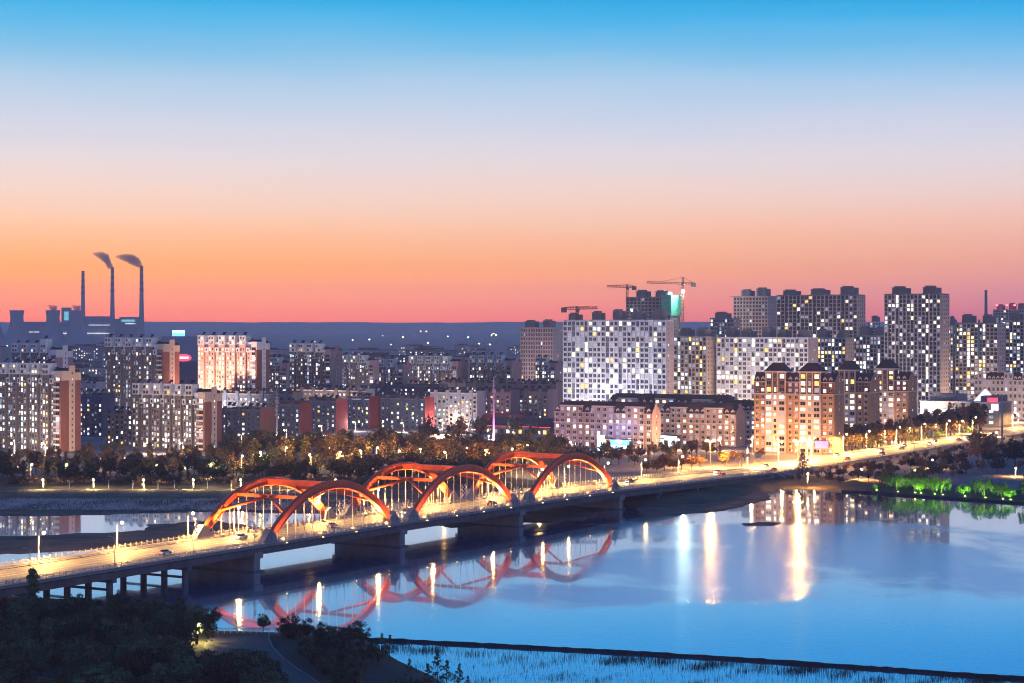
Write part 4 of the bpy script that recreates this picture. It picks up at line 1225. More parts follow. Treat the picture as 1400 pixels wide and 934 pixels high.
mb = MB(); mb.box(-16, 16, -8, 8, 0, pz(494, 1850) - GZ); mb.build('wall', 'walkup_blue', t)
mb = MB(); zc = pz(489, 1850) - GZ
mb.loft([[(8.4 * cos(a * pi / 12), y, zc + 3.3 * sin(a * pi / 12)) for a in range(24)] for y in (-8.9, -8.3)]); mb.build('oval_sign', 'sign_red', t)
mb = MB()
for k in range(5): mb.box(-5.4 + k * 2.3, -3.9 + k * 2.3, -9.2, -8.95, zc - .9, zc + .9)
mb.build('sign_lettering', 'sign_white', t)
for qx in (-5, 5):
    mb = MB(); mb.box(qx - .3, qx + .3, -8.6, -8.2, pz(494, 1850) - GZ, zc - 2.2); mb.build('sign_post', 'pole_metal', t)

# pink-white villa left of the walk-ups, plaza pavilions
t, w, d, h = place('villa', 'pinkish white villa behind the leftmost block', 'house', 110, 131, 137, 525, 1420, dmax=12)
walkup(t, w, d, h, 90, 'walkup_pale', 'walkup_pale', single=20, lit=.1, band='white_render')

pd = at(700, 596, GZ)
t = thing('plaza_hall', 'low dark hall with red lit eaves beside the bright plaza light', 'hall', pd + Vector((6, 8, 0)), -ROT)
mb = MB(); mb.box(-22, 24, -7, 7, 0, 6); mb.build('wall', 'walkup_grey', t)
mb = MB(); mb.frustum(-25, 27, -9.5, 9.5, 6, 11, 6, 6); mb.build('roof', 'roof_dark', t)
mb = MB(); mb.box(-24, 26, -9.2, -8.9, 5.75, 6.0); mb.build('eaves_light', 'sign_red', t)
put_windows(t, [(-19 + 4.4 * i, -7, 2.6, 2.2, 2.4, 'F', kindpick(random, .5, 'aay')) for i in range(10)], 'frame_dark', 20)
t = thing('plaza_pavilion', 'small pavilion with glowing red roof behind the plaza hall', 'pavilion', at(690, 583, GZ), -ROT)
mb = MB()
for sx in (-16, 0, 16): mb.box(sx - .4, sx + .4, -4, -3.2, 0, 5); mb.box(sx - .4, sx + .4, 3.2, 4, 0, 5)
mb.build('column_row', 'walkup_plum', t, 'stuff')
mb = MB(); mb.frustum(-19, 19, -6, 6, 5, 8.5, 5, 4.5); mb.build('roof', 'walkup_red', t)
mb = MB(); mb.box(-18.5, 18.5, -6.2, -5.95, 4.7, 5.0); mb.build('eaves_light', 'sign_red', t)
t = thing('lit_garden_wall', 'long warm lit wall among the trees left of the plaza', 'wall', at(608, 601, GZ), -.12)
mb = MB(); mb.box(-17, 17, -.4, .4, 0, 3.2); mb.build('wall', 'walkup_pale', t)
mb = MB(); mb.box(-16.5, 16.5, -.9, -.42, 2.9, 3.15); mb.build('light_strip', 'warm_strip', t)
lamp_light(t, (0, -3, 3.5), 9000, (1, .7, .4), 1.5)
# shops at the foot of the low houses
for (xp, yp, wv, hv, sm, lb) in ((908, 611, 16, 5.5, 'sign_white', 'shop with glowing white sign at the corner of the tan house'), (894, 613, 12, 4.6, 'sign_cyan', 'shop with pale blue sign left of the white signed shop'), (822, 619, 5, 7.5, 'sign_cyan', 'narrow kiosk with tall cyan sign behind the arches'), (846, 614, 13, 4.4, 'sign_blue', 'kiosk with deep blue lights below the tan house')):
    t = thing('lit_shop', lb, 'shop', at(xp, yp, GZ), -ROT)
    mb = MB(); mb.box(-wv / 2, wv / 2, 0, 6, 0, hv); mb.build('wall', 'walkup_grey', t)
    if wv > 8:
        mb = MB(); mb.box(-wv / 2, wv / 2, -.5, -.02, hv * .62, hv + .7); mb.build('sign', sm, t)
        mb = MB(); mb.box(-wv / 2 + .5, wv / 2 - .5, -.15, -.02, .3, hv * .55); mb.build('shop_window', 'lit_cool', t)
    else:
        mb = MB(); mb.box(-wv / 2 + .4, wv / 2 - .4, -.5, -.02, .8, hv + 2); mb.build('sign', sm, t)
    mb = MB(); mb.box(-wv / 2 - .3, wv / 2 + .3, -.9, 6.3, hv + .72, hv + 1.0); mb.build('roof', 'roof_dark', t)
    lamp_light(t, (0, -2.5, hv), 8000 if sm != 'sign_blue' else 9000, (.65, .85, 1) if sm != 'sign_blue' else (.15, .3, 1), .8)

# ------------------------------------------------------------------ masts, signs, cranes


def mast(x, yb, yt, D, label, m_='pole_metal', lit=None, rings=5):
    h = pz(yt, D) - GZ
    t = thing('tall_mast', label, 'mast', (px(x, D), D, GZ))
    mb = MB(); mb.tube([(0, 0, 0), (0, 0, h)], [.75, .28], 10); mb.build('pole', m_, t, smooth=True)
    for k in range(rings):
        z = h * (.66 + .07 * k)
        mb = MB(); mb.tube([(0, 0, z), (0, 0, z + .45)], 1.0, 10); mb.build('antenna_ring', m_, t)
    mb = MB()
    for a in range(6): mb.box(.9 * cos(a * pi / 3) - .15, .9 * cos(a * pi / 3) + .15, .9 * sin(a * pi / 3) - .15, .9 * sin(a * pi / 3) + .15, h * .78, h * .78 + 2.2)
    mb.build('antenna_panels', m_, t, 'stuff')
    return t


t = mast(378.5, 0, 533, 1075, 'white antenna mast standing in the riverside wood')
lamp_light(t, (0, -6, 3), 7000, (1, .85, .7), .5)
mat('mast_pink_lit', (.78, .45, .66), .6, .1, 1)  # pink light on the mast put into its colour
t = mast(675, 0, 516, 1120, 'pink lit antenna mast beside the plaza', 'mast_pink_lit')
lamp_light(t, (0, -5, 4), 14000, (1, .45, .85), .5)
mast(1370, 0, 540, 1110, 'pale mast by the road bend at right', rings=4)

t = thing('road_billboard', 'small violet lit billboard on posts beside the road', 'billboard', at(1123, 622, 4.0), -.1)
for qx in (-2.2, 2.2):
    mb = MB(); mb.tube([(qx, 0, 0), (qx, 0, 4.2)], .14, 6); mb.build('post', 'pole_metal', t)
mb = MB(); mb.box(-3.6, 3.6, -.2, .2, 3.2, 7.6); mb.build('frame', 'frame_dark', t)
mb = MB(); mb.box(-3.4, 3.4, -.3, -.22, 3.4, 7.4); mb.build('panel', 'sign_violet', t)
mb = MB()
for zc in (6.3, 5.2, 4.2):
    for k in range(7): mb.box(-2.9 + k * .86, -2.35 + k * .86, -.36, -.31, zc - .28, zc + .28)
mb.build('lettering', 'sign_pink', t)
t = thing('road_gantry', 'traffic sign arm over the road beside the brightest lamp', 'gantry', bw(505, BW - 1, zp(505)), BANG)
mb = MB(); mb.tube([(0, 0, 0), (0, 0, 6.4)], .22, 8); mb.build('post', 'pole_metal', t)
mb = MB(); mb.tube([(0, 0, 6.2), (0, -11.5, 6.3)], .15, 6); mb.build('arm', 'pole_metal', t)
for yq in (-3, -8.5):
    mb = MB(); mb.box(-.1, .1, yq - 1.6, yq + 1.6, 5.0, 6.9); mb.build('sign_plate', 'sign_plate', t)


def crane(xp, ybase, ytop, D, jl, jr, label, seed, zb):
    t = thing('tower_crane', label, 'crane', (px(xp, D), D, zb), 0, 'tower cranes on the skyline')
    h = pz(ytop, D) - zb
    s_ = 1.3; zj = h * .86

    def lattice(a, b_, wd, n):
        mb = MB(); a = Vector(a); b_ = Vector(b_); d = (b_ - a); u = Vector((0, 0, 1)) if abs(d.normalized().z) < .5 else Vector((1, 0, 0)); v = Vector((0, 1, 0))
        cs = [(u * i + v * j) * wd / 2 for i, j in ((-1, -1), (1, -1), (1, 1), (-1, 1))]
        for c in cs: mb.tube([a + c, b_ + c], .2, 4)
        for k in range(n):
            for m_ in range(4):
                c0, c1 = cs[m_], cs[(m_ + 1) % 4]
                if k % 2: c0, c1 = c1, c0
                mb.tube([a + d * (k / n) + c0, a + d * ((k + 1) / n) + c1], .13, 4, caps=False)
        return mb
    lattice((0, 0, 0), (0, 0, zj), 1.8, 12).build('mast', 'crane_steel', t)
    lattice((0, 0, zj), (0, 0, h), 1.2, 3).build('apex', 'crane_steel', t)
    xl, xr = px(jl, D) - px(xp, D), px(jr, D) - px(xp, D)
    lo, sh_ = (xl, xr) if abs(xl) > abs(xr) else (xr, xl)
    lattice((0, 0, zj), (lo, 0, zj + abs(lo) * .03), 1.5, 14).build('jib', 'crane_steel', t)
    lattice((0, 0, zj), (sh_, 0, zj), 1.5, 5).build('counter_jib', 'crane_steel', t)
    mb = MB(); mb.box(sh_ - 2, sh_ + 2, -1.2, 1.2, zj - 3, zj + .6); mb.build('counterweight', 'frame_dark', t)
    mb = MB(); mb.box(-1.2, 1.6, -2.4, -.6, zj - 2.6, zj - .2); mb.build('cab', 'frame_dark', t)
    mb = MB(); mb.tube([(0, 0, h), (lo * .6, 0, zj + 1.4)], .14, 4); mb.tube([(0, 0, h), (sh_, 0, zj + .8)], .14, 4); mb.build('tie_rod', 'crane_steel', t)
    return t, h, zj


nt_, nw_, nd_, nh_ = NETT
c1, ch1, cz1 = crane(857.5, 0, 389, 1775, 830, 867, 'tower crane above the left end of the unfinished dark tower', 1, pz(407, 1775) - 3)
c2, ch2, cz2 = crane(933.5, 0, 379, 1765, 884, 948, 'tower crane with a brilliant white worklight above the green netting', 2, pz(440, 1765))
mb = MB(); mb.tube([(0, -2.6, cz2 - 8), (0, -2.6, cz2 - 6)], 1.1, 10); mb.build('worklight', 'bulb_white', c2)
lamp_light(c2, (0, -3.5, cz2 - 8), 60000, (.75, 1, .9), 1.0)
mb = MB(); mb.tube([(4, -2, -9), (4, -2, -8)], .8, 8); mb.build('worklight', 'bulb_white', c1)
crane(789, 0, 419, 1415, 771, 817, 'small tower crane on the roof of the white tower', 3, pz(439, 1415) + .5)

# ------------------------------------------------------------------ street lamps
LM = {}
WZ = [(110, 'below the leftmost slab block'), (183, 'below the small grey walk-up'), (305, 'below the lower grey slab'), (372, 'left of the white mast'), (430, 'right of the white mast'), (530, 'before the crimson ended walk-ups'), (600, 'before the dark blue walk-up'), (700, 'below the plaza'), (900, 'behind the last arch')]


def lamp_meshes(h, arm, bulb):
    k = (h, arm, bulb)
    if k not in LM:
        p = MB(); p.tube([(0, 0, 0), (0, 0, .6), (0, 0, .62), (0, 0, h * .93)], [.2, .2, .13, .085], 8)
        a = MB(); a.tube([(0, 0, h * .93)] + [(arm * (1 - cos(q)), 0, h * .93 + h * .07 * sin(q)) for q in (.3, .6, .9, 1.2, 1.5)], [.085, .08, .075, .07, .065, .06], 6)
        hd = MB(); hd.box(arm * .85, arm * .85 + 1.0, -.2, .2, h - .08, h + .12)
        bl = MB(); n = 10
        rr = .46
        bl.loft([[(arm * .85 + .5 + rr * sin(f) * cos(2 * pi * j / n), rr * sin(f) * sin(2 * pi * j / n), h - .1 - rr * .9 + rr * cos(f)) for j in range(n)] for f in (.1, .6, 1.1, 1.57, 2.1, 2.6, 3.04)])
        LM[k] = (p.mesh('pole', 'pole_metal', True), a.mesh('arm', 'pole_metal', True), hd.mesh('lamp_head', 'pole_metal'), bl.mesh('bulb', bulb, True) if bulb else None)
    return LM[k]


SOD = (1, .52, .135)


def street_lamp(loc, rz, label, group, h=9.0, arm=1.7, bulb='bulb_sodium', power=34000, col=SOD, name='street_lamp', spot=None):
    t = thing(name, label, 'street lamp', loc, rz, group)
    p, a, hd, bl = lamp_meshes(h, arm, bulb)
    link('pole', p, t); link('arm', a, t); link('lamp_head', hd, t)
    if bl:
        b_ = link('bulb', bl, t)
        lamp_light(t, (arm * .85 + .5, 0, h - 1.5), power, col, .4, None if spot == 'all' else (spot or radians(172)), (0, 0, -1), blend=.25)
    return t


def s_of(x, o_):
    k = (x - CX) / F
    return (499.2 * k + 129.4 + o_ * (.853 + .522 * k)) / (.522 - .853 * k)


LB = 'lit sodium street lamp on the far side of the arch bridge'
for ix, x in enumerate((-60, 53, 160, 257, 320, 430, 511, 586, 668, 736, 772, 826, 877, 928)):
    s = s_of(x, BW - .9)
    street_lamp(bw(s, BW - .9, zp(s) + .16), BANG - pi / 2, LB + ', %s from the left' % ORD[max(0, ix - 1)] if ix else 'lit street lamp of the bridge just outside the left picture edge', 'lit lamps along the arch bridge', h=8.6, spot=radians(174.5))
for ix, x in enumerate((41, 157, 264, 380, 497, 700, 868, 1008)):
    s = s_of(x, 3.9)
    street_lamp(bw(s, 3.9, zp(s) + .16), BANG + pi / 2, 'unlit street lamp on the near side of the bridge, %s from the left' % ORD[ix], 'unlit lamps along the bridge', h=8.0, bulb=None)
LB = 'lit sodium street lamp lining the approach road at right'
for ix, x in enumerate((1022, 1064, 1109, 1153, 1184, 1226, 1260, 1294, 1330, 1384, 1420)):
    s = s_of(x, BW - .9)
    street_lamp(bw(s, BW - .9, zp(s) + .16), BANG - pi / 2, LB + ', %s from the bridge' % ORD[ix], 'lit lamps along the approach road', h=10.5, power=80000, spot=radians(176))
for ix, x in enumerate((1205, 1240, 1276, 1312)):
    s = s_of(x, BW + 12)
    street_lamp(bw(s, BW + 12, GZ), BANG - pi / 2, 'lit lamp on the side lane beyond the approach road, %s from the bridge' % ORD[ix], 'lamps of the side lane', h=8.5, power=22000, col=(1, .75, .25))
for ix, x in enumerate((1100, 1216, 1250, 1286)):
    s = s_of(x, 1.2)
    street_lamp(bw(s, 1.2, zp(s) + .16), BANG + pi / 2, 'unlit lamp on the river side of the approach road, %s from the bridge' % ORD[ix], 'unlit lamps along the approach road', h=8.0, bulb=None)
# the two brightest
for x, y, lb in ((971, 637, 'brilliant double headed lamp left of the traffic sign arm'), (1091, 633, 'brilliant orange lamp in front of the tall mansion block')):
    D = F * (H - 4.2) / (y - HY)
    t = thing('crossing_lamp', lb, 'street lamp', (px(x, D), D, 3.4))
    hh = pz(604, D) - 3.4
    mb = MB(); mb.tube([(0, 0, 0), (0, 0, hh)], [.25, .13], 8); mb.build('pole', 'pole_metal', t)
    mb = MB(); mb.box(-2.2, 2.2, -.08, .08, hh - .1, hh + .1); mb.build('cross_arm', 'pole_metal', t)
    for qx in (-1.7, 1.7):
        mb = MB(); mb.tube([(qx, -.2, hh + .1), (qx, -.2, hh + 1.0)], [.9, .65], 12); mb.build('lamp_bulb', 'bulb_sodium', t, smooth=True)
    lamp_light(t, (0, -1.8, hh + .3), 26000 if x < 1000 else 60000, (1, .42, .09), 1.0)
    lamp_light(t, (0, 1.2, hh - .9), 120000, (1, .46, .10), .6, radians(171), (0, 0, -1), blend=.2)
# promenade lamps on the far bank
for ix, x in enumerate((57, 126, 195, 263, 328, 395, 458)):
    p = at(x, 667.5, .9) + Vector((0, 3, 0))
    t = street_lamp((p.x, p.y, .7), -pi / 2, 'low yellow promenade lamp on the far bank, %s from the left' % ORD[ix], 'promenade lamps on the far bank', h=4.2, arm=.3, bulb='bulb_yellow', power=9000, col=(1, .82, .32), name='promenade_lamp')
for ix, x in enumerate((92, 146, 179, 214, 236, 282, 314, 350, 368)):
    p = at(x, 667.5, .9) + Vector((0, 4, 0))
    t = thing('bank_post', 'short white post between the far bank promenade lamps, %s from the left' % ORD[ix], 'post', (p.x, p.y, .8), 0, 'white posts on the far bank')
    mb = MB(); mb.tube([(0, 0, -.6), (0, 0, 3.0)], .22, 8); mb.build('shaft', 'pole_metal', t)
    mb = MB(); mb.frustum(-.3, .3, -.3, .3, 3.0, 3.4, .15, .15); mb.build('cap', 'pole_metal', t)
# lamps inside the riverside wood and by the blocks
for (x, y, pw, cl, bb) in ((18, 612, 1800, (1, .8, .4), 'bulb_yellow'), (140, 617, 1500, SOD, 'bulb_sodium'), (172, 618, 1400, SOD, 'bulb_sodium'), (188, 612, 1800, (1, .9, .7), 'bulb_yellow'), (258, 614, 2500, (1, .75, .35), 'bulb_yellow'),
                           (357, 622, 3000, (1, .88, .2), 'bulb_yellow'), (390, 615, 2400, (1, .88, .2), 'bulb_yellow'), (464, 622, 3200, (1, .7, .25), 'bulb_sodium'), (494, 620, 3000, SOD, 'bulb_sodium'), (545, 620, 3800, SOD, 'bulb_sodium'),
                           (610, 622, 2600, SOD, 'bulb_sodium'), (664, 619, 2600, SOD, 'bulb_sodium'), (739.5, 625, 5000, (1, .68, .26), 'bulb_sodium'), (590, 585, 2200, (.8, .95, 1), 'bulb_white'), (620, 583, 1500, (1, .8, .5), 'bulb_sodium'), (668, 602, 7000, (.8, .95, 1), 'bulb_white'),
                           (330, 628, 3000, SOD, 'bulb_sodium'), (425, 626, 3200, SOD, 'bulb_sodium'), (515, 615, 3200, (1, .7, .25), 'bulb_yellow'), (575, 617, 3200, SOD, 'bulb_sodium'), (640, 616, 3000, SOD, 'bulb_sodium'), (700, 617, 3200, SOD, 'bulb_sodium'), (720, 611, 3200, (1, .7, .25), 'bulb_yellow'), (450, 612, 3200, SOD, 'bulb_sodium'), (560, 611, 3000, (1, .7, .25), 'bulb_yellow'),  # further lamps added to light the brown back rows
                           (42, 627, 1500, SOD, 'bulb_sodium'), (90, 627, 1500, (1, .75, .3), 'bulb_yellow'), (215, 628, 1500, SOD, 'bulb_sodium'), (288, 627, 1800, (1, .75, .3), 'bulb_yellow')):  # low lamps added to brighten the trees at left
    tall = x < 745 and y > 605
    p = at(x, y + 26 if tall else y, 2.7)
    street_lamp(p, random.uniform(-2.2, -.9), '%s lamp glowing in the riverside wood %s' % ({'bulb_yellow': 'yellow', 'bulb_sodium': 'orange', 'bulb_white': 'white'}[bb], zone(x, WZ)), 'lamps in the riverside wood', h=10.8 if tall and x > 310 else 6.5, arm=.8, bulb=bb, power=pw * 2.7, spot='all', col=cl, name='wood_lamp')
for x, y, lb in ((1274, 640, 'above the green willows'), (1388, 652, 'at the right picture edge'), (1362, 600, 'behind the broad brown tree'), (1250, 655, 'close above the waterline'), (1177, 654, 'left of the green willows'), (1104, 660, 'below the conifer')):  # the lamp under the conifer is added to warm the bank
    p = at(x, y, GZ)
    street_lamp(p, -1.5, 'small orange lamp among the right bank bushes ' + lb, 'lamps in the right bank park', h=4.5, arm=.5, bulb='bulb_sodium', power=14000, name='park_lamp')
# floodlights of the pink block and added floodlights brightening the wide white tower
for tt_, ww_, dd_, pw, cl, lb, nn in ((PINK, PINKD[0], PINKD[1], 85000, (1, .62, .42), 'ground floodlight before the pink slab block', 4), (WT[0], WT[1], WT[2], 25000, (1, .90, .88), 'courtyard floodlight before the wide white tower', 5)):
    for k in range(nn):
        loc = tt_.matrix_basis @ Vector((-ww_ / 2 + (k + .5) * ww_ / nn, -dd_ / 2 - 34, 0))
        f_ = thing('ground_floodlight', lb + ', %s from the left' % ORD[k], 'floodlight', loc, -ROT, lb + 's')
        mb = MB(); mb.tube([(0, 0, 0), (0, 0, 4.5)], .12, 6); mb.build('post', 'pole_metal', f_)
        mb = MB(); mb.box(-.5, .5, -.2, .3, 4.5, 5.2); mb.build('housing', 'frame_dark', f_)
        mb = MB(); mb.quad((.45, .32, 4.55), (-.45, .32, 4.55), (-.45, .32, 5.15), (.45, .32, 5.15)); mb.build('lens', 'bulb_white', f_)
        lamp_light(f_, (0, .7, 5), pw, cl, .5, radians(120), (0, 1, .75), blend=.9)
# added lamps between the blocks, lifting the brightness of facades and ground
for i, (x, D, pw) in enumerate([(20, 1060, 60), (62, 1058, 60), (205, 1066, 60), (250, 1064, 60), (180, 1296, 80), (330, 1140, 40), (392, 1188, 40), (440, 1236, 40), (486, 1282, 40), (552, 1272, 40), (500, 1596, 110), (596, 1540, 110), (672, 1522, 130), (430, 1396, 110),
                               (605, 1306, 40), (640, 1300, 40), (1010, 1424, 110), (1050, 1420, 110), (1092, 1416, 110), (945, 1452, 90), (1238, 1366, 110), (1275, 1362, 110), (1332, 1530, 110), (1376, 1530, 90), (1172, 1112, 50), (1224, 1172, 50), (782, 1074, 50), (830, 1072, 50), (876, 1072, 50), (930, 1094, 60), (985, 1092, 60),
                               (1130, 1640, 200), (735, 1720, 180), (1030, 1720, 200), (1350, 1395, 80), (1392, 1395, 80), (1262, 1372, 90)]):
    street_lamp((px(x, D), D, GZ), -ROT - pi / 2, 'yard lamp at the foot of the blocks, ' + ('left of the pink block' if x < 272 else 'between pink block and white tower' if x < 770 else 'by the low tan and rose houses' if D < 1110 and x < 1000 else 'below the right bank towers'), 'yard lamps between the blocks', h=6.5, arm=2.3, spot='all', power=pw * 330, col=(1, .58, .28) if D < 1180 and x > 700 else (1, .68, .44) if i % 4 else (1, .82, .72), name='added_yard_lamp', bulb='bulb_yellow')
for k, fx in enumerate((-.38, -.05, .3)):  # lamps added to throw the orange glow onto the mansion front
    loc = MT[0].matrix_basis @ Vector((fx * MT[1], -MT[2] / 2 - 15, 0))
    street_lamp(loc, -ROT - pi / 2, 'orange lamp at the foot of the two pavilion mansion block, %s from the left' % ORD[k], 'lamps before the mansion block', h=8.5, arm=.8, spot='all', power=11000, col=(1, .46, .12))
# distant lights scattered over the plain
far = [(430, 472), (482, 470), (505, 469), (523, 464), (551, 466), (575, 458), (583, 458), (612, 465), (640, 466), (675, 461), (678, 463), (672, 463), (350, 470), (300, 474), (265, 478), (125, 478), (10, 478), (150, 474), (535, 476), (585, 474), (655, 475), (670, 476), (450, 482)]
for x, y in far:
    p = at(x, y, GZ)
    sc = max(.7, p.y / 5200)
    t = thing('plain_light', 'tiny far light on the dusk plain ' + zone(x, [(200, 'before the power station'), (400, 'behind the pink block'), (560, 'behind the violet ended slab'), (900, 'left of the pinkish grid tower')]), 'light', p, 0, 'far lights of the plain')
    mb = MB(); mb.tube([(0, 0, 0), (0, 0, 9 * sc)], .25, 5); mb.build('pole', 'pole_metal', t)
    mb = MB(); mb.tube([(0, 0, 9 * sc), (0, 0, 10.2 * sc)], 1.15 * sc, 8); mb.build('bulb', random.choice(('bulb_sodium', 'bulb_sodium', 'bulb_white')), t)

# ------------------------------------------------------------------ trees


def leaves_mesh(name, pts, size, m_, seed, droop=0.0):
    """many small leaf-sprig quads at pts (n,3)"""
    g = np.random.default_rng(seed)
    n = len(pts)
    nv = g.normal(size=(n, 3)); nv[:, 2] += .35; nv /= np.linalg.norm(nv, axis=1)[:, None]
    a = np.cross(nv, g.normal(size=(n, 3))); a /= np.linalg.norm(a, axis=1)[:, None] + 1e-9
    if droop: a = a * (1 - droop) + np.array([0, 0, -1.0]) * droop; a /= np.linalg.norm(a, axis=1)[:, None]
    b_ = np.cross(nv, a); b_ /= np.linalg.norm(b_, axis=1)[:, None] + 1e-9
    s = size * g.uniform(.55, 1.35, size=(n, 1))
    V = np.stack([pts - a * s * .6, pts + b_ * s * .34, pts + a * s * .6, pts - b_ * s * .34], 1).reshape(-1, 3)
    me = bpy.data.meshes.new(name)
    me.vertices.add(4 * n); me.vertices.foreach_set('co', V.ravel())
    me.loops.add(4 * n); me.loops.foreach_set('vertex_index', np.arange(4 * n))
    me.polygons.add(n); me.polygons.foreach_set('loop_start', np.arange(n) * 4)
    me.update(calc_edges=True); me.validate()
    me.materials.append(M[m_])
    return me


def tree_proto(kind, seed, m_, n_leaf, size):
    """returns trunk mesh (with limbs) and crown mesh for a tree about 10 m tall"""
    r = random.Random(seed); g = np.random.default_rng(seed)
    mb = MB(); tips = []
    if kind == 'poplar':
        mb.tube([(0, 0, -.3), (.05, 0, 3), (0, .05, 7), (0, 0, 9.6)], [.24, .18, .1, .03], 6)
        for k in range(26):
            z = 1.6 + 7.4 * k / 26; a = k * 2.4; l = (1.5 if z < 6 else 1.5 * (10 - z) / 4) * r.uniform(.7, 1.2)
            p = Vector((l * .55 * cos(a), l * .55 * sin(a), z + l * 1.3)); mb.tube([(0, 0, z), tuple(p)], [.06, .015], 4, caps=False)
            tips += [(p * .98, .42), (Vector((p.x * .5, p.y * .5, z + l * .6)), .40)]
    elif kind == 'round':
        mb.tube([(0, 0, -.3), (.1, 0, 1.6), (0, .1, 3.2)], [.30, .22, .17], 7)
        for k in range(20):
            a = k * 2.4; el = r.uniform(.15, 1.25); l = r.uniform(3.2, 5.4)
            p = Vector((cos(a) * cos(el) * l * .86, sin(a) * cos(el) * l * .86, 3.4 + sin(el) * l * 1.1)); md = Vector((p.x * .45, p.y * .45, 2.8 + (p.z - 2.8) * .55))
            mb.tube([(0, 0, 2.2 + .05 * k), tuple(md), tuple(p)], [.11, .06, .02], 4, caps=False)
            tips += [(p, .95), (p * .82 + Vector((r.uniform(-1, 1), r.uniform(-1, 1), .2)), .95), (md, .85)]
    elif kind == 'willow':
        mb.tube([(0, 0, -.3), (.2, .1, 1.5), (0, .2, 3.4)], [.34, .26, .18], 7)
        for k in range(22):
            a = k * 2.4; l = r.uniform(1.2, 3.6)
            top = Vector((cos(a) * l, sin(a) * l, r.uniform(6.8, 9.6) - l * .35)); mb.tube([(0, 0, 3), (top.x * .4, top.y * .4, 5.8), tuple(top)], [.1, .06, .02], 4, caps=False)
            for j in range(5):
                q = top + Vector((r.uniform(-.8, .8), r.uniform(-.8, .8), 0)) + Vector((cos(a), sin(a), 0)) * .4
                ln = r.uniform(2.5, 5.8)
                for u in range(7): tips.append((q + Vector((cos(a) * .12 * u, sin(a) * .12 * u, -ln * u / 7)), .2))
    elif kind == 'shrub':
        for k in range(12):
            a = k * 2.4; l = r.uniform(.8, 2.1)
            p = Vector((cos(a) * l, sin(a) * l, r.uniform(1.2, 3.4))); mb.tube([(0, 0, -.2), (p.x * .4, p.y * .4, p.z * .6), tuple(p)], [.05, .035, .012], 4, caps=False)
            tips += [(p, .55), (Vector((p.x * .7, p.y * .7, p.z * .6)), .6)]
    elif kind == 'sapling':
        mb.tube([(0, 0, -.3), (.06, 0, 2.5), (0, 0, 6.4)], [.07, .05, .012], 5)
        for k in range(14):
            z = 1.2 + 4.6 * k / 14; a = k * 2.4; l = r.uniform(.6, 1.4) * (1 - .08 * k)
            p = Vector((l * cos(a), l * sin(a), z + l * .7)); mb.tube([(0, 0, z), tuple(p)], [.03, .008], 3, caps=False)
            tips += [(p, .26), (p * .6 + Vector((0, 0, z * .4)), .22)]
    elif kind == 'cone':
        mb.tube([(0, 0, -.3), (0, 0, 9.6)], [.22, .03], 6)
        for k in range(44):
            z = 1.0 + 8.4 * k / 44; a = k * 2.4; l = 2.3 * (1 - (z / 10.2)) + .2
            p = Vector((l * cos(a), l * sin(a), z - .2)); mb.tube([(0, 0, z), tuple(p)], [.05, .01], 4, caps=False)
            tips += [(p * 1.0, .3), (Vector((p.x * .55, p.y * .55, z)), .3)]
    pts = []
    wts = np.array([q[1] for q in tips]); wts = wts ** 1.5 / (wts ** 1.5).sum()
    idx = g.choice(len(tips), n_leaf, p=wts)
    cen = np.array([tuple(q[0]) for q in tips]); rad = np.array([q[1] for q in tips])
    off = g.normal(size=(n_leaf, 3)); off /= np.linalg.norm(off, axis=1)[:, None] + 1e-9
    off *= (g.uniform(0, 1, size=(n_leaf, 1)) ** .6) * 1.15
    P = cen[idx] + off * rad[idx][:, None] * np.array([1, 1, .85])
    P[:, 2] = np.maximum(P[:, 2], .25)
    return mb.mesh('trunk', 'bark'), leaves_mesh('crown', P, size, m_, seed + 1, .55 if kind == 'willow' else 0)


FARP = {k: [tree_proto(kd, 100 + i * 7 + j, m_, nl, sz) for j in range(nv)] for i, (k, kd, m_, nl, sz, nv) in enumerate([
    ('brown_poplar', 'poplar', 'leaf_brown', 620, .62, 3), ('brown_round', 'round', 'leaf_brown', 820, .85, 3), ('dull_round', 'round', 'leaf_dull', 820, .85, 2),
    ('night_round', 'round', 'leaf_night', 900, .85, 3), ('rust_round', 'round', 'leaf_rust', 850, .8, 2), ('night_poplar', 'poplar', 'leaf_night', 620, .62, 2), ('green_willow', 'willow', 'leaf_willow', 2600, .42, 3), ('night_shrub', 'shrub', 'leaf_dull', 420, .4, 2), ('rust_shrub', 'shrub', 'leaf_rust', 420, .4, 2), ('cone', 'cone', 'leaf_dull', 900, .5, 1)])}
NEARP = {k: [tree_proto(kd, 300 + i * 9 + j, m_, nl, sz) for j in range(nv)] for i, (k, kd, m_, nl, sz, nv) in enumerate([
    ('round', 'round', 'leaf_fore', 5200, .40, 3), ('poplar', 'poplar', 'leaf_fore', 2600, .34, 2), ('willow', 'willow', 'leaf_fore', 7000, .34, 2), ('shrub', 'shrub', 'leaf_fore', 1800, .24, 3), ('sapling', 'sapling', 'leaf_fore', 520, .22, 3)])}


def tree(protos, name, label, cat, loc, sx, sz, group, seed):
    r = random.Random(seed)
    tk, cr = protos[r.randrange(len(protos))]
    loc = Vector(loc)
    if loc.y > 700: loc.z = land_z(loc.x, loc.y)
    t = thing(name, label, cat, loc, r.uniform(0, 6.28), group, (sx, sx, sz))
    link('trunk', tk, t); link('crown', cr, t)
    return t


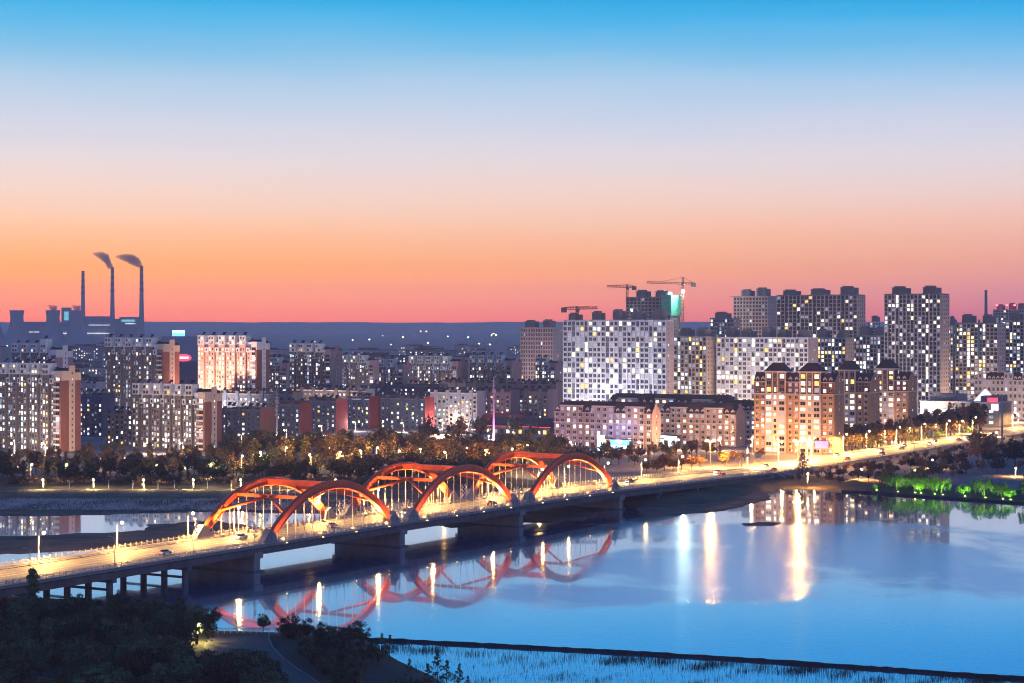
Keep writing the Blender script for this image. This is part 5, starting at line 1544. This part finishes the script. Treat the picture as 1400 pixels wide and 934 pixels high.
# riverside wood on the far bank: front rows dark, back rows brown and lamp-lit
ri = random.Random(21); sd = 1000
def clear_of_road(p):
    rel = Vector((p.x, p.y, 0)) - P0; s, o_ = rel.dot(Dv), rel.dot(Nv)
    return not (-4 < o_ < BW + 5)
spots = []
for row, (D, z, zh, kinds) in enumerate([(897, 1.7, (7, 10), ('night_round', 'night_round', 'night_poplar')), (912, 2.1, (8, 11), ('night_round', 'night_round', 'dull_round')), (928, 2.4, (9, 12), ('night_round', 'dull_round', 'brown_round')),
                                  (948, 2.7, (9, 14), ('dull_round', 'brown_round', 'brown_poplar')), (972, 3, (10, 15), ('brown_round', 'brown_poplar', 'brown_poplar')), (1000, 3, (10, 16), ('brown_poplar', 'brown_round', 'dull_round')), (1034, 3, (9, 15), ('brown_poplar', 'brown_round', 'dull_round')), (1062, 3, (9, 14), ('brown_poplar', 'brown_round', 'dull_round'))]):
    n = 44 - row * 1
    for i in range(n):
        xp = -25 + (800 - 0) * (i + ri.uniform(.05, .95)) / n
        if xp > 700 and row < 3: continue
        if row < 2 and 40 < xp < 60: continue
        Dq = D + ri.uniform(-7, 7)
        if xp < 310 and row > 5: continue
        hh = ri.uniform(*zh)
        if 100 < xp < 620 and row >= 4: hh *= 1.15
        if xp < 310 and row >= 3: hh *= .66
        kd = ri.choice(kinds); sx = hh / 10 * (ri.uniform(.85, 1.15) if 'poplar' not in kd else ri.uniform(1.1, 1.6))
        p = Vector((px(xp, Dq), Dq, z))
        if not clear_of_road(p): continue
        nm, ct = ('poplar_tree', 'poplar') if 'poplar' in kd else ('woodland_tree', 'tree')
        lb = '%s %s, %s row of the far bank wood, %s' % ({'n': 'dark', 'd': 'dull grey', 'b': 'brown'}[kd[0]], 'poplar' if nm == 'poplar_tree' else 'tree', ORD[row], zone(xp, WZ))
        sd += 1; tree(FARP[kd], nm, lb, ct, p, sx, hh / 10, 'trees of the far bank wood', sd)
for i in range(64):
    xp = -20 + 700 * (i + ri.random()) / 64; Dq = 889 + ri.uniform(0, 8); sc = ri.uniform(.9, 1.7); sd += 1
    tree(FARP['night_shrub'], 'understory_shrub', 'low dark shrub at the foot of the wood, ' + zone(xp, WZ), 'shrub', (px(xp, Dq), Dq, 1.6), sc, sc * .8, 'shrubs at the foot of the wood', sd)
# trees standing before the pale lit walk-up
for xp, yb, hh, kd, lb in ((586, 607, 17, 'dull_round', 'grey green tree before the pale lit walk-up'), (627, 606, 17, 'brown_round', 'plum brown tree before the pale lit walk-up'), (657, 606, 17, 'dull_round', 'rounded grey tree right of the plum brown one'), (704, 600, 15, 'dull_round', 'slim grey tree beside the pink lit mast'), (728, 603, 12, 'dull_round', 'low tree behind the dark plaza hall')):
    p = at(xp, yb, GZ); sd += 1; tree(FARP[kd], 'plaza_tree', lb, 'tree', p, hh / 11, hh / 10, None, sd)
# in front of the low tan and rose houses, by the road
for i in range(26):
    xp = 752 + 9.6 * i + ri.uniform(-3, 3); Dq = ri.uniform(965, 1060)
    p = Vector((px(xp, Dq), Dq, GZ))
    if not clear_of_road(p): continue
    hh = ri.uniform(7, 11); kd = ri.choice(('brown_round', 'rust_round', 'brown_poplar', 'dull_round')); sd += 1
    tree(FARP[kd], 'street_tree', '%s tree before the low houses, %s from the left' % ({'b': 'brown', 'r': 'rusty', 'd': 'dull grey'}[kd[0]], ORD[min(19, i)]), 'tree', p, hh / 11, hh / 10, 'trees before the low houses', sd)
for i, (xp, yb, hh) in enumerate([(884, 646, 6), (898, 648, 8), (908, 644, 9), (920, 645, 7.5), (932, 642, 8), (946, 641, 7), (958, 638, 6), (988, 634, 7), (1004, 632, 7), (1018, 631, 6), (1040, 628, 6)]):
    p = at(xp, yb, GZ)
    if not clear_of_road(p): p = p + Nv * 12
    sd += 1; tree(FARP['rust_round'], 'street_tree', 'rusty orange lamp-lit tree beside the bridge end, %s from the left' % ORD[i], 'tree', p, hh / 9, hh / 10, 'orange trees beside the bridge end', sd)
# dark wood below the mansion blocks and tallest tower
for i in range(64):
    xp = 1146 + 200 * (i % 32 + ri.random()) / 32; o_ = ri.uniform(37, 45) if i < 32 else ri.uniform(44, 62)
    if xp < 1262: o_ = 36.5 + (o_ - 37) * .33
    p = bw(s_of(xp, o_), o_, GZ)
    hh = ri.uniform(11, 16) if xp < 1250 else ri.uniform(12, 19); kd = ri.choice(('night_poplar', 'dull_round', 'brown_poplar', 'brown_poplar')); sd += 1
    tree(FARP[kd], 'tall_wood_tree', '%s tree in the wood beyond the road lamps, %s' % ({'n': 'dark slim', 'd': 'dull rounded', 'b': 'brown slim'}[kd[0]], zone(xp, [(1172, 'below the first mansion flank'), (1203, 'below the middle mansion'), (1255, 'below the rightmost mansion'), (1300, 'below the tallest dark tower'), (9999, 'before the commercial block')])), 'tree', p, hh / 10 * (1.6 if 'poplar' in kd else .72), hh / 10, 'dark wood beyond the approach road', sd)
for ix, xp in enumerate((1195, 1206, 1247, 1262, 1283, 1290, 1322, 1330)):
    s = s_of(xp, BW + 5); p = bw(s, BW + 6, GZ); sd += 1
    tree(FARP['green_willow'], 'kerb_shrub', 'yellow green lamp-lit shrub on the far kerb, %s from the bridge' % ORD[ix], 'shrub', p, .55, .5, 'lit shrubs along the far kerb', sd)
# bushes and trees on the bank between road and water
for i in range(190):
    xp = 1072 + 350 * ri.random(); o_ = -6.5 - 75 * ri.random() ** 1.3
    p = bw(s_of(xp, o_), o_, 2.4)
    if p.y < float(np.interp(p.x, [q.x for q in shore], [q.y for q in shore])) + 9: continue
    hh = min(ri.uniform(4, 8.5) if xp > 1130 else ri.uniform(2.5, 4.5), 2.6 + (-o_ - 6) * .11); kd = ri.choice(('night_round', 'dull_round', 'rust_round', 'brown_round')) ; sd += 1
    tree(FARP[kd], 'bank_bush', '%s bush on the right bank, %s, %s' % ({'n': 'near black', 'd': 'dull grey', 'r': 'rusty', 'b': 'brown'}[kd[0]], zone(p.y - 855, [(40, 'close to the water'), (75, 'midway up'), (999, 'close to the road')]), zone(xp, [(1130, 'beside the stairs'), (1200, 'left of the green willows'), (1280, 'behind the left green willows'), (1350, 'below the broad brown tree'), (9999, 'at the right picture edge')])), 'bush', p, hh / 9, hh / 10, 'bushes on the right bank', sd)
p = at(1344, 640, 2.8); tree(FARP['brown_round'], 'broad_tree', 'broad dark brown tree standing before the road bend', 'tree', p, 2.2, 2.0, None, 4)
p = at(1388, 640, 2.8); tree(FARP['night_round'], 'broad_tree', 'dark tree clump at the right picture edge', 'tree', p, 1.9, 1.5, None, 5)
p = at(1420, 652, 2.8); tree(FARP['night_round'], 'broad_tree', 'near black tree half outside the right picture edge', 'tree', p, 2.0, 1.7, None, 6)
p = bw(s_of(1097, -5), -5, 2.4); tree(FARP['cone'], 'conifer_tree', 'small dark conifer on the embankment at the bridge end', 'tree', p, 1.3, 1.15, None, 7)

# green floodlit willows at the waterline
ul = MB(); ul.tube([(0, 0, 0), (0, 0, .35)], [.3, .22], 8); ul_me = ul.mesh('housing', 'frame_dark')
ub = MB(); ub.tube([(0, 0, .36), (0, 0, .5)], [.36, .3], 10); ub_me = ub.mesh('lens', 'bulb_green')
for i, (xp, yb, hh, sx, pw) in enumerate([(1194, 668, 2.2, .25, 700), (1218, 668, 7.5, .95, 2600), (1238, 668, 6.5, .8, 1500), (1247, 669, 4.8, .35, 2200), (1262, 669, 6.6, .8, 1700), (1276, 671, 7.0, .85, 3600), (1303, 672, 4.2, .6, 2200), (1328, 673, 7.0, 1.0, 3600), (1346, 673, 6.2, .7, 900), (1358, 674.5, 4.0, .55, 2400), (1387, 675.5, 7.6, 1.25, 4200)]):
    p = at(xp, yb, 1.0); p.y = float(np.interp(p.x, [q.x for q in shore], [q.y for q in shore])) + 3.6; p.z = land_z(p.x, p.y)
    sd += 1; t = tree(FARP['green_willow'], 'willow_tree', 'green floodlit willow at the waterline, %s from the left' % ORD[i], 'willow', p + Vector((0, 2.5, .4)), sx * 1.15, hh / 10 * 1.22, 'green lit willows', sd)
    u_ = thing('tree_uplight', 'green uplight below the %s waterline willow from the left' % ORD[i], 'uplight', p + Vector((0, -.6, 0)), 0, 'green uplights')
    link('housing', ul_me, u_); link('lens', ub_me, u_)
    lamp_light(u_, (0, 0, .6), pw * 3.2, (.46, 1, .07), .25, radians(130), (0, .55, 1), blend=.8)
mb = MB(); P = [at(x, y, 0) for x, y in ((1150, 672.5), (1190, 674.2), (1280, 681), (1400, 689), (1560, 698))]
mb.loft([[(q.x, q.y - 1.5, -.4), (q.x, q.y - 1.5, .8), (q.x, q.y + 1.2, .8), (q.x, q.y + 1.2, -.4)] for q in P])
tag(mb.build('quay_wall', 'dike_stone', None), 'low dark quay wall below the green willows', 'wall')

# ------------------------------------------------------------------ near bank: park, path, dike, reeds
mb = MB()
edge = [(-700, 815), (-200, 818), (0, 815), (120, 822), (220, 838), (262, 852), (300, 864), (340, 864.5), (372, 865.5), (420, 868), (470, 871), (500, 876), (520, 890), (545, 905), (590, 925), (640, 960), (680, 1010)]
E = [at(x, y, .3) for x, y in edge]
ring0 = [(p.x, p.y + 1.2, -.6) for p in E]; ring1 = [(p.x, p.y, .5) for p in E]
cen = Vector((-150, 300, 1.6))
ring2 = [tuple(p.lerp(Vector((cen.x, cen.y, .3)), .05) + Vector((0, 0, 1.2))) for p in E]; ring3 = [tuple(p.lerp(Vector((cen.x, cen.y, .3)), .7) + Vector((0, 0, 1.6))) for p in E]
ring4 = [(-400 + i * 20, 120, 1.6) for i in range(len(E))]
mb.loft([ring0, ring1, ring2, ring3, ring4], closed=False); struct('park_ground', mb, 'park_earth', True)
# paved path sweeping to the waterside
mb = MB()
lft = [(268, 905), (276, 885), (284, 872), (300, 867)]
cl = [((284, 872), (366, 866.5)), ((278, 884), (366, 874)), ((285, 893), (371, 886)), ((325, 905), (385, 900)), ((352, 918), (404, 915)), ((366, 932), (430, 932)), ((372, 960), (470, 960))]
for k in range(len(cl) - 1):
    (a, b_), (c, d_) = cl[k], cl[k + 1]
    A_, B_, C2, D2 = at(*a, 1.95), at(*b_, 1.95), at(*c, 1.95), at(*d_, 1.95)
    mb.quad(tuple(C2), tuple(D2), tuple(B_), tuple(A_))
struct('park_path', mb, 'path_paving')
kb = MB(); K = [at(*q[1], 1.95) for q in cl]
kb.loft([[(q.x, q.y, 1.2), (q.x, q.y, 2.15), (q.x + .5, q.y, 2.15), (q.x + .5, q.y, 1.2)] for q in K]); struct('path_kerb', kb, 'concrete_dark')
# railing at the water edge of the path
rt = thing('path_railing', 'low railing at the waterside end of the park path', 'railing', at(330, 864.8, 1.9))
mb = MB(); mb.box(-10, 8, -.05, .05, .9, 1.0); mb.box(-10, 8, -.04, .04, .45, .52); mb.build('rail', 'rail_metal', rt)
for k in range(13): link('railing_post', post_me, rt, None, (-10 + 1.5 * k, 0, -.2), scale=(.7, .7, .8))
# dike
dp = [at(x, y, .7) for x, y in ((455, 869.5), (560, 873.5), (700, 880.5), (850, 888.5), (1000, 897), (1150, 907), (1300, 917.5), (1420, 926), (1700, 948))]
mb = MB(); rr_ = []
for a, b_ in zip(dp[:-1], dp[1:]):
    for k in range(14):
        q = a.lerp(b_, k / 14); j = random.uniform(-.12, .12); jz = random.uniform(-.1, .12)
        rr_.append([(q.x, q.y + .75 + j, -.5), (q.x, q.y + .45 + j, .55 + jz), (q.x, q.y - .45 + j, .6 + jz), (q.x, q.y - .9 + j, -.5)])
mb.loft(rr_); tag(mb.build('dike', 'dike_stone', None), 'thin dark stone dike separating the reed marsh from the open river', 'dike')


def blades(name, label, pts, hmin, hmax, wd, m_, seed):
    g = np.random.default_rng(seed); n = len(pts)
    a = g.uniform(0, pi, n); h = g.uniform(hmin, hmax, n); ln = g.normal(size=(n, 2)) * .14
    dx = np.stack([np.cos(a), np.sin(a), np.zeros(n)], 1) * wd
    top = pts + np.stack([ln[:, 0] * h, ln[:, 1] * h, h], 1)
    V = np.stack([pts - dx, pts + dx, top], 1).reshape(-1, 3)
    me = bpy.data.meshes.new(name)
    me.vertices.add(3 * n); me.vertices.foreach_set('co', V.ravel()); me.loops.add(3 * n); me.loops.foreach_set('vertex_index', np.arange(3 * n))
    me.polygons.add(n); me.polygons.foreach_set('loop_start', np.arange(n) * 3); me.update(calc_edges=True)
    me.materials.append(M[m_])
    return tag(link(name, me, None, 'stuff'), label, 'reeds')


def scatter_px(n, x0, x1, yf0, yf1, seed, clump=0.5):
    """points on the water plane, thinned by a clumping function"""
    g = np.random.default_rng(seed); out = []
    while len(out) < n:
        x = g.uniform(x0, x1); u = g.uniform(0, 1); ya, yb = yf0(x), yf1(x); y = ya + (yb - ya) * u
        c = .5 + .5 * sin(x * .021 + 1.3 * sin(y * .11)) * sin(y * .23 + 1.7 * sin(x * .013)) + .25 * sin(x * .083 + y * .3)
        if g.uniform(0, 1) < max(.06, c - clump) : out.append(tuple(at(x, y, 0)))
    return np.array(out)


ydk = lambda x: 869.5 + (x - 455) * .0585
blades('reeds', 'dark reeds standing in the marsh inside the dike', scatter_px(9000, 480, 1420, lambda x: ydk(x) + 5, lambda x: 965, 3, .55), .3, 1.0, .035, 'reed_dark', 4)
blades('reeds', 'dense dark reed fringe along the foot of the dike', scatter_px(5000, 480, 1420, lambda x: ydk(x) + 4, lambda x: ydk(x) + 17, 5, .3), .5, 1.3, .04, 'reed_dark', 6)
p_ = scatter_px(13000, -60, 560, lambda x: 684, lambda x: 699, 8, .25); p_[:, 2] = .3
blades('reeds', 'pale reed field on the mud flat before the far bank', p_, .4, 1.1, .12, 'reed_pale', 9)
p_ = scatter_px(2600, -60, 720, lambda x: 670, lambda x: 704, 18, .4); p_[:, 2] = .3
blades('reeds', 'dark sedge dotted over the far mud flat', p_, .3, .9, .12, 'reed_dark', 19)
blob_patch('reed_island', [(1014, 716), (1040, 714), (1068, 715), (1060, 719), (1024, 720)], .15, 'mud', 12)

# foreground trees (dark mass at lower left)
rf_ = random.Random(77)
fg = []
for i in range(105):
    D = rf_.uniform(340, 462); xp = rf_.uniform(-30, 292)
    if D < 392 and xp > 250: xp -= 60
    fg.append((xp, D))
for i in range(34): fg.append((-20 + 9.0 * i + rf_.uniform(-3, 3), rf_.uniform(449, 466) - max(0, (9 * i - 200)) * .12))
for xp, D in fg:
    base_y = HY + F * (H - 1.9) / D
    if 262 < xp < 400 and base_y > 880: continue
    kd = rf_.choice(('round', 'round', 'willow', 'round', 'poplar'))
    hh = rf_.uniform(7.5, 11.5) if kd != 'poplar' else rf_.uniform(9, 13)
    hcap = 1e9
    ytop_min = 806 + max(0, xp - 225) * .10
    zmax = H - (ytop_min - HY) * D / F - 1.9
    hh = min(hh, zmax * rf_.uniform(.86, 1.0))
    if hh < 3: continue
    sd += 1
    nm = {'round': 'park_tree', 'willow': 'willow_tree', 'poplar': 'poplar_tree'}[kd]
    tree(NEARP[kd], nm, '%s of the dark park, %s, %s' % ({'round': 'near black rounded tree', 'willow': 'near black willow', 'poplar': 'slim dark poplar'}[kd], zone(D, [(375, 'bottom edge'), (405, 'second rank'), (435, 'third rank'), (999, 'bridge side')]), zone(xp, [(70, 'at the left edge'), (130, 'right of the tall poplar'), (200, 'below the column rows'), (9999, 'left of the park lamp')])), 'tree', (px(xp, D), D, 1.7), hh / 10 * (rf_.uniform(.95, 1.3) if kd != 'poplar' else 1.1), hh / 10, 'trees of the dark park', sd)
D = 466; p = (px(44, D), D, 1.2); tree(NEARP['poplar'], 'poplar_tree', 'tall slim poplar rising in front of the bridge deck at left', 'poplar', p, 1.35, (pz(772, D) - 1.2) / 10, None, 3)
for xp, yb, hh, sx, lb in ((263, 868, 7.6, .95, 'round tree overhanging the lit park lamp'), (286, 862, 6.0, .7, 'small lamp-lit tree at the corner of the park path')):
    p = at(xp, yb, 1.6); tree(NEARP['round'], 'park_tree', lb, 'tree', p, sx, hh / 10, None, int(xp))
for xp, D, hh in ((298, 384, 10), (322, 380, 10), (346, 376, 9.6), (310, 372, 10), (352, 362, 9.5), (280, 388, 9), (334, 388, 8.6), (318, 392, 8), (362, 370, 9), (372, 360, 9), (340, 402, 7), (352, 396, 7.5), (326, 408, 6), (366, 392, 6.5)):
    sd += 1; tree(NEARP['willow'], 'willow_tree', 'dark bushy willow below the park path, %s' % ('nearest the path' if D > 386 else 'middle of the clump' if D > 374 else 'at the bottom edge'), 'tree', (px(xp, D), D, 1.7), hh / 9, hh / 10, 'willows below the path', sd)
p = at(360, 866, 1.8); tree(NEARP['round'], 'young_tree', 'small young tree standing at the end of the path kerb', 'tree', p, .38, .50, None, 9)
p = at(323, 868, 1.8); tree(NEARP['sapling'], 'sapling', 'bare thin sapling at the waterside railing', 'tree', p, .7, .75, None, 10)
for i in range(46):
    xp = rf_.uniform(384, 530); yb = rf_.uniform(872, 945) if xp > 420 else rf_.uniform(868, 890)
    if xp < 384 + (yb - 865) * .9: xp += 50
    if xp > 500 + (yb - 880) * .9: continue
    sd += 1; p = at(xp, yb, 1.4); sc = rf_.uniform(.7, 1.35)
    tree(NEARP['shrub'], 'shrub', 'dark waterside shrub %s, %s' % ('beside the path kerb' if xp < 430 else 'in the middle of the clump' if xp < 480 else 'at the marsh side', 'close to the dike end' if yb < 885 else 'midway' if yb < 910 else 'at the bottom edge'), 'shrub', p, sc, sc * rf_.uniform(.8, 1.2), 'waterside shrubs', sd)
for xp, yb, sc in ((446, 900, .9), (474, 905, .75), (522, 905, 1.1), (533, 903, 1.0), (560, 938, 1.0), (598, 940, 1.35), (611, 945, 1.1), (628, 950, 1.1), (640, 955, .8), (585, 950, 1.1), (650, 965, .8)):
    sd += 1; p = at(xp, yb, .3); tree(NEARP['sapling'], 'sapling', 'slender dark sapling at the marsh edge, %s' % zone(xp, [(500, 'among the shrubs'), (550, 'near the dike end'), (590, 'left of the tallest pair'), (615, 'one of the tallest pair'), (999, 'outermost in the marsh')]), 'sapling', p, sc * 1.25, sc, 'saplings at the marsh edge', sd)
for xp, yb in ((545, 945), (560, 950), (575, 948), (600, 955), (620, 958)):
    sd += 1; p = at(xp, yb, .3); tree(NEARP['shrub'], 'shrub', 'low dark shrub at the marsh edge near the bottom', 'shrub', p, .8, .8, 'marsh edge shrubs', sd)
street_lamp(at(270, 876, 1.9), -1.0, 'yellow park lamp under the round tree by the path', None, h=4.2, arm=.4, bulb='bulb_yellow', power=5000, col=(1, .72, .22), name='park_lamp')

# ------------------------------------------------------------------ banner posts by the arch feet
bpst = MB(); bpst.tube([(0, 0, 0), (0, 0, 6.5)], .12, 6)
bp_me = bpst.mesh('post', 'pole_metal')
bpl = MB(); bpl.box(-.55, .55, -.06, .06, -.25, .25); bpl_me = bpl.mesh('plate', 'frame_white')
for bi, (s, o_, lb) in enumerate([(c_ - 3.2 if e_ == 0 else c_ + 3.2, of, 'far') for (a, c) in spans for e_, c_ in ((0, a), (1, c)) for of in (3.3, BW - 3.3)]):
    t = thing('banner_post', 'pale plate post, %s side, beside the %s foot from the left' % ('near' if o_ < 10 else 'far', ORD[bi // 2]), 'post', bw(s, o_, zp(s) + .16), BANG, 'plate posts by the arch feet')
    link('post', bp_me, t)
    for k in range(6): link('plate', bpl_me, t, None, ((-1) ** k * .35, 0, 2.2 + .72 * k))

# ------------------------------------------------------------------ traffic
cb = MB()
pr_ = [(-2.2, .35), (-2.25, .75), (-1.9, .95), (-1.35, 1.0), (1.0, .98), (1.9, .85), (2.2, .65), (2.2, .35)]
cb.loft([[(x, y, z) for x, z in pr_] for y in (-.86, .86)])
cg = MB(); cg.frustum(-1.5, 1.05, -.78, .78, .97, 1.48, .5, .14)
wh = MB(); wh.tube([(0, -.1, 0), (0, .1, 0)], .33, 12); rim = MB(); rim.tube([(0, -.11, 0), (0, .11, 0)], .19, 10)
hl_ = MB(); hl_.box(2.16, 2.24, -.22, .22, .56, .78); tl = MB(); tl.box(-2.3, -2.2, -.2, .2, .66, .84)
CM = {m_: cb.mesh('body', m_) for m_ in ('car_white', 'car_dark', 'car_red')}
cg_me, wh_me, rim_me, hl_me, tl_me = cg.mesh('cabin', 'glass_dark'), wh.mesh('tyre', 'tyre'), rim.mesh('rim', 'pole_metal'), hl_.mesh('headlight', 'headlight'), tl.mesh('taillight', 'taillight')
rc_ = random.Random(8)
for k in range(26):
    fwd = k % 2 == 0
    s = (78 + 43 * k + rc_.uniform(-9, 9)) if k < 8 else 440 + 24 * (k - 8) + rc_.uniform(-5, 5)
    o_ = rc_.choice((6.2, 9.7, 13.0)) if fwd else rc_.choice((16.4, 19.8, 23.2))
    cc = rc_.choice(('car_white', 'car_dark', 'car_red'))
    # traffic keeps right: the near lanes run away from the camera, the far lanes come towards it
    t = thing('car', ('%s car driving away %s' if fwd else '%s car coming on with white headlights %s') % (cc[4:], zone(s, [(110, 'left of the arches'), (180, 'under the left arches'), (256, 'under the middle arches'), (332, 'under the right arches'), (480, 'on the last bridge spans'), (620, 'below the mansion blocks'), (9999, 'on the road bend')])), 'car', bw(s, o_, zp(s) + .04), BANG + (0 if fwd else pi), 'cars on the bridge road')
    link('body', CM[cc], t); link('cabin', cg_me, t)
    for x_ in (-1.35, 1.35):
        for y_ in (-.78, .78):
            w_ = link('wheel', wh_me, t, None, (x_, y_, .33)); link('rim', rim_me, w_)
    for y_ in (-.6, .6):
        link('headlight', hl_me, t, None, (0, y_, 0)); link('taillight', tl_me, t, None, (0, y_, 0))
    if not fwd: lamp_light(t, (2.6, 0, .7), 2600, (1, .95, .85), .15, radians(80), (1, 0, -.12), name='headlight_beam', blend=.7)

# ------------------------------------------------------------------ haze over the plain
m = bpy.data.materials.new('haze_air'); m.use_nodes = True
N, L = m.node_tree.nodes, m.node_tree.links
N.clear()
ou = N.new('ShaderNodeOutputMaterial'); pv = N.new('ShaderNodeVolumePrincipled')
pv.inputs['Color'].default_value = (.95, .90, 1, 1); pv.inputs['Density'].default_value = HAZE; pv.inputs['Anisotropy'].default_value = .45
L.new(pv.outputs[0], ou.inputs['Volume']); M['haze_air'] = m
mb = MB(); mb.box(-9000, 9000, -260, 14600, -5, 300)
tag(mb.build('haze', 'haze_air', None, 'stuff'), 'thin blue dusk haze over the plain', 'haze')
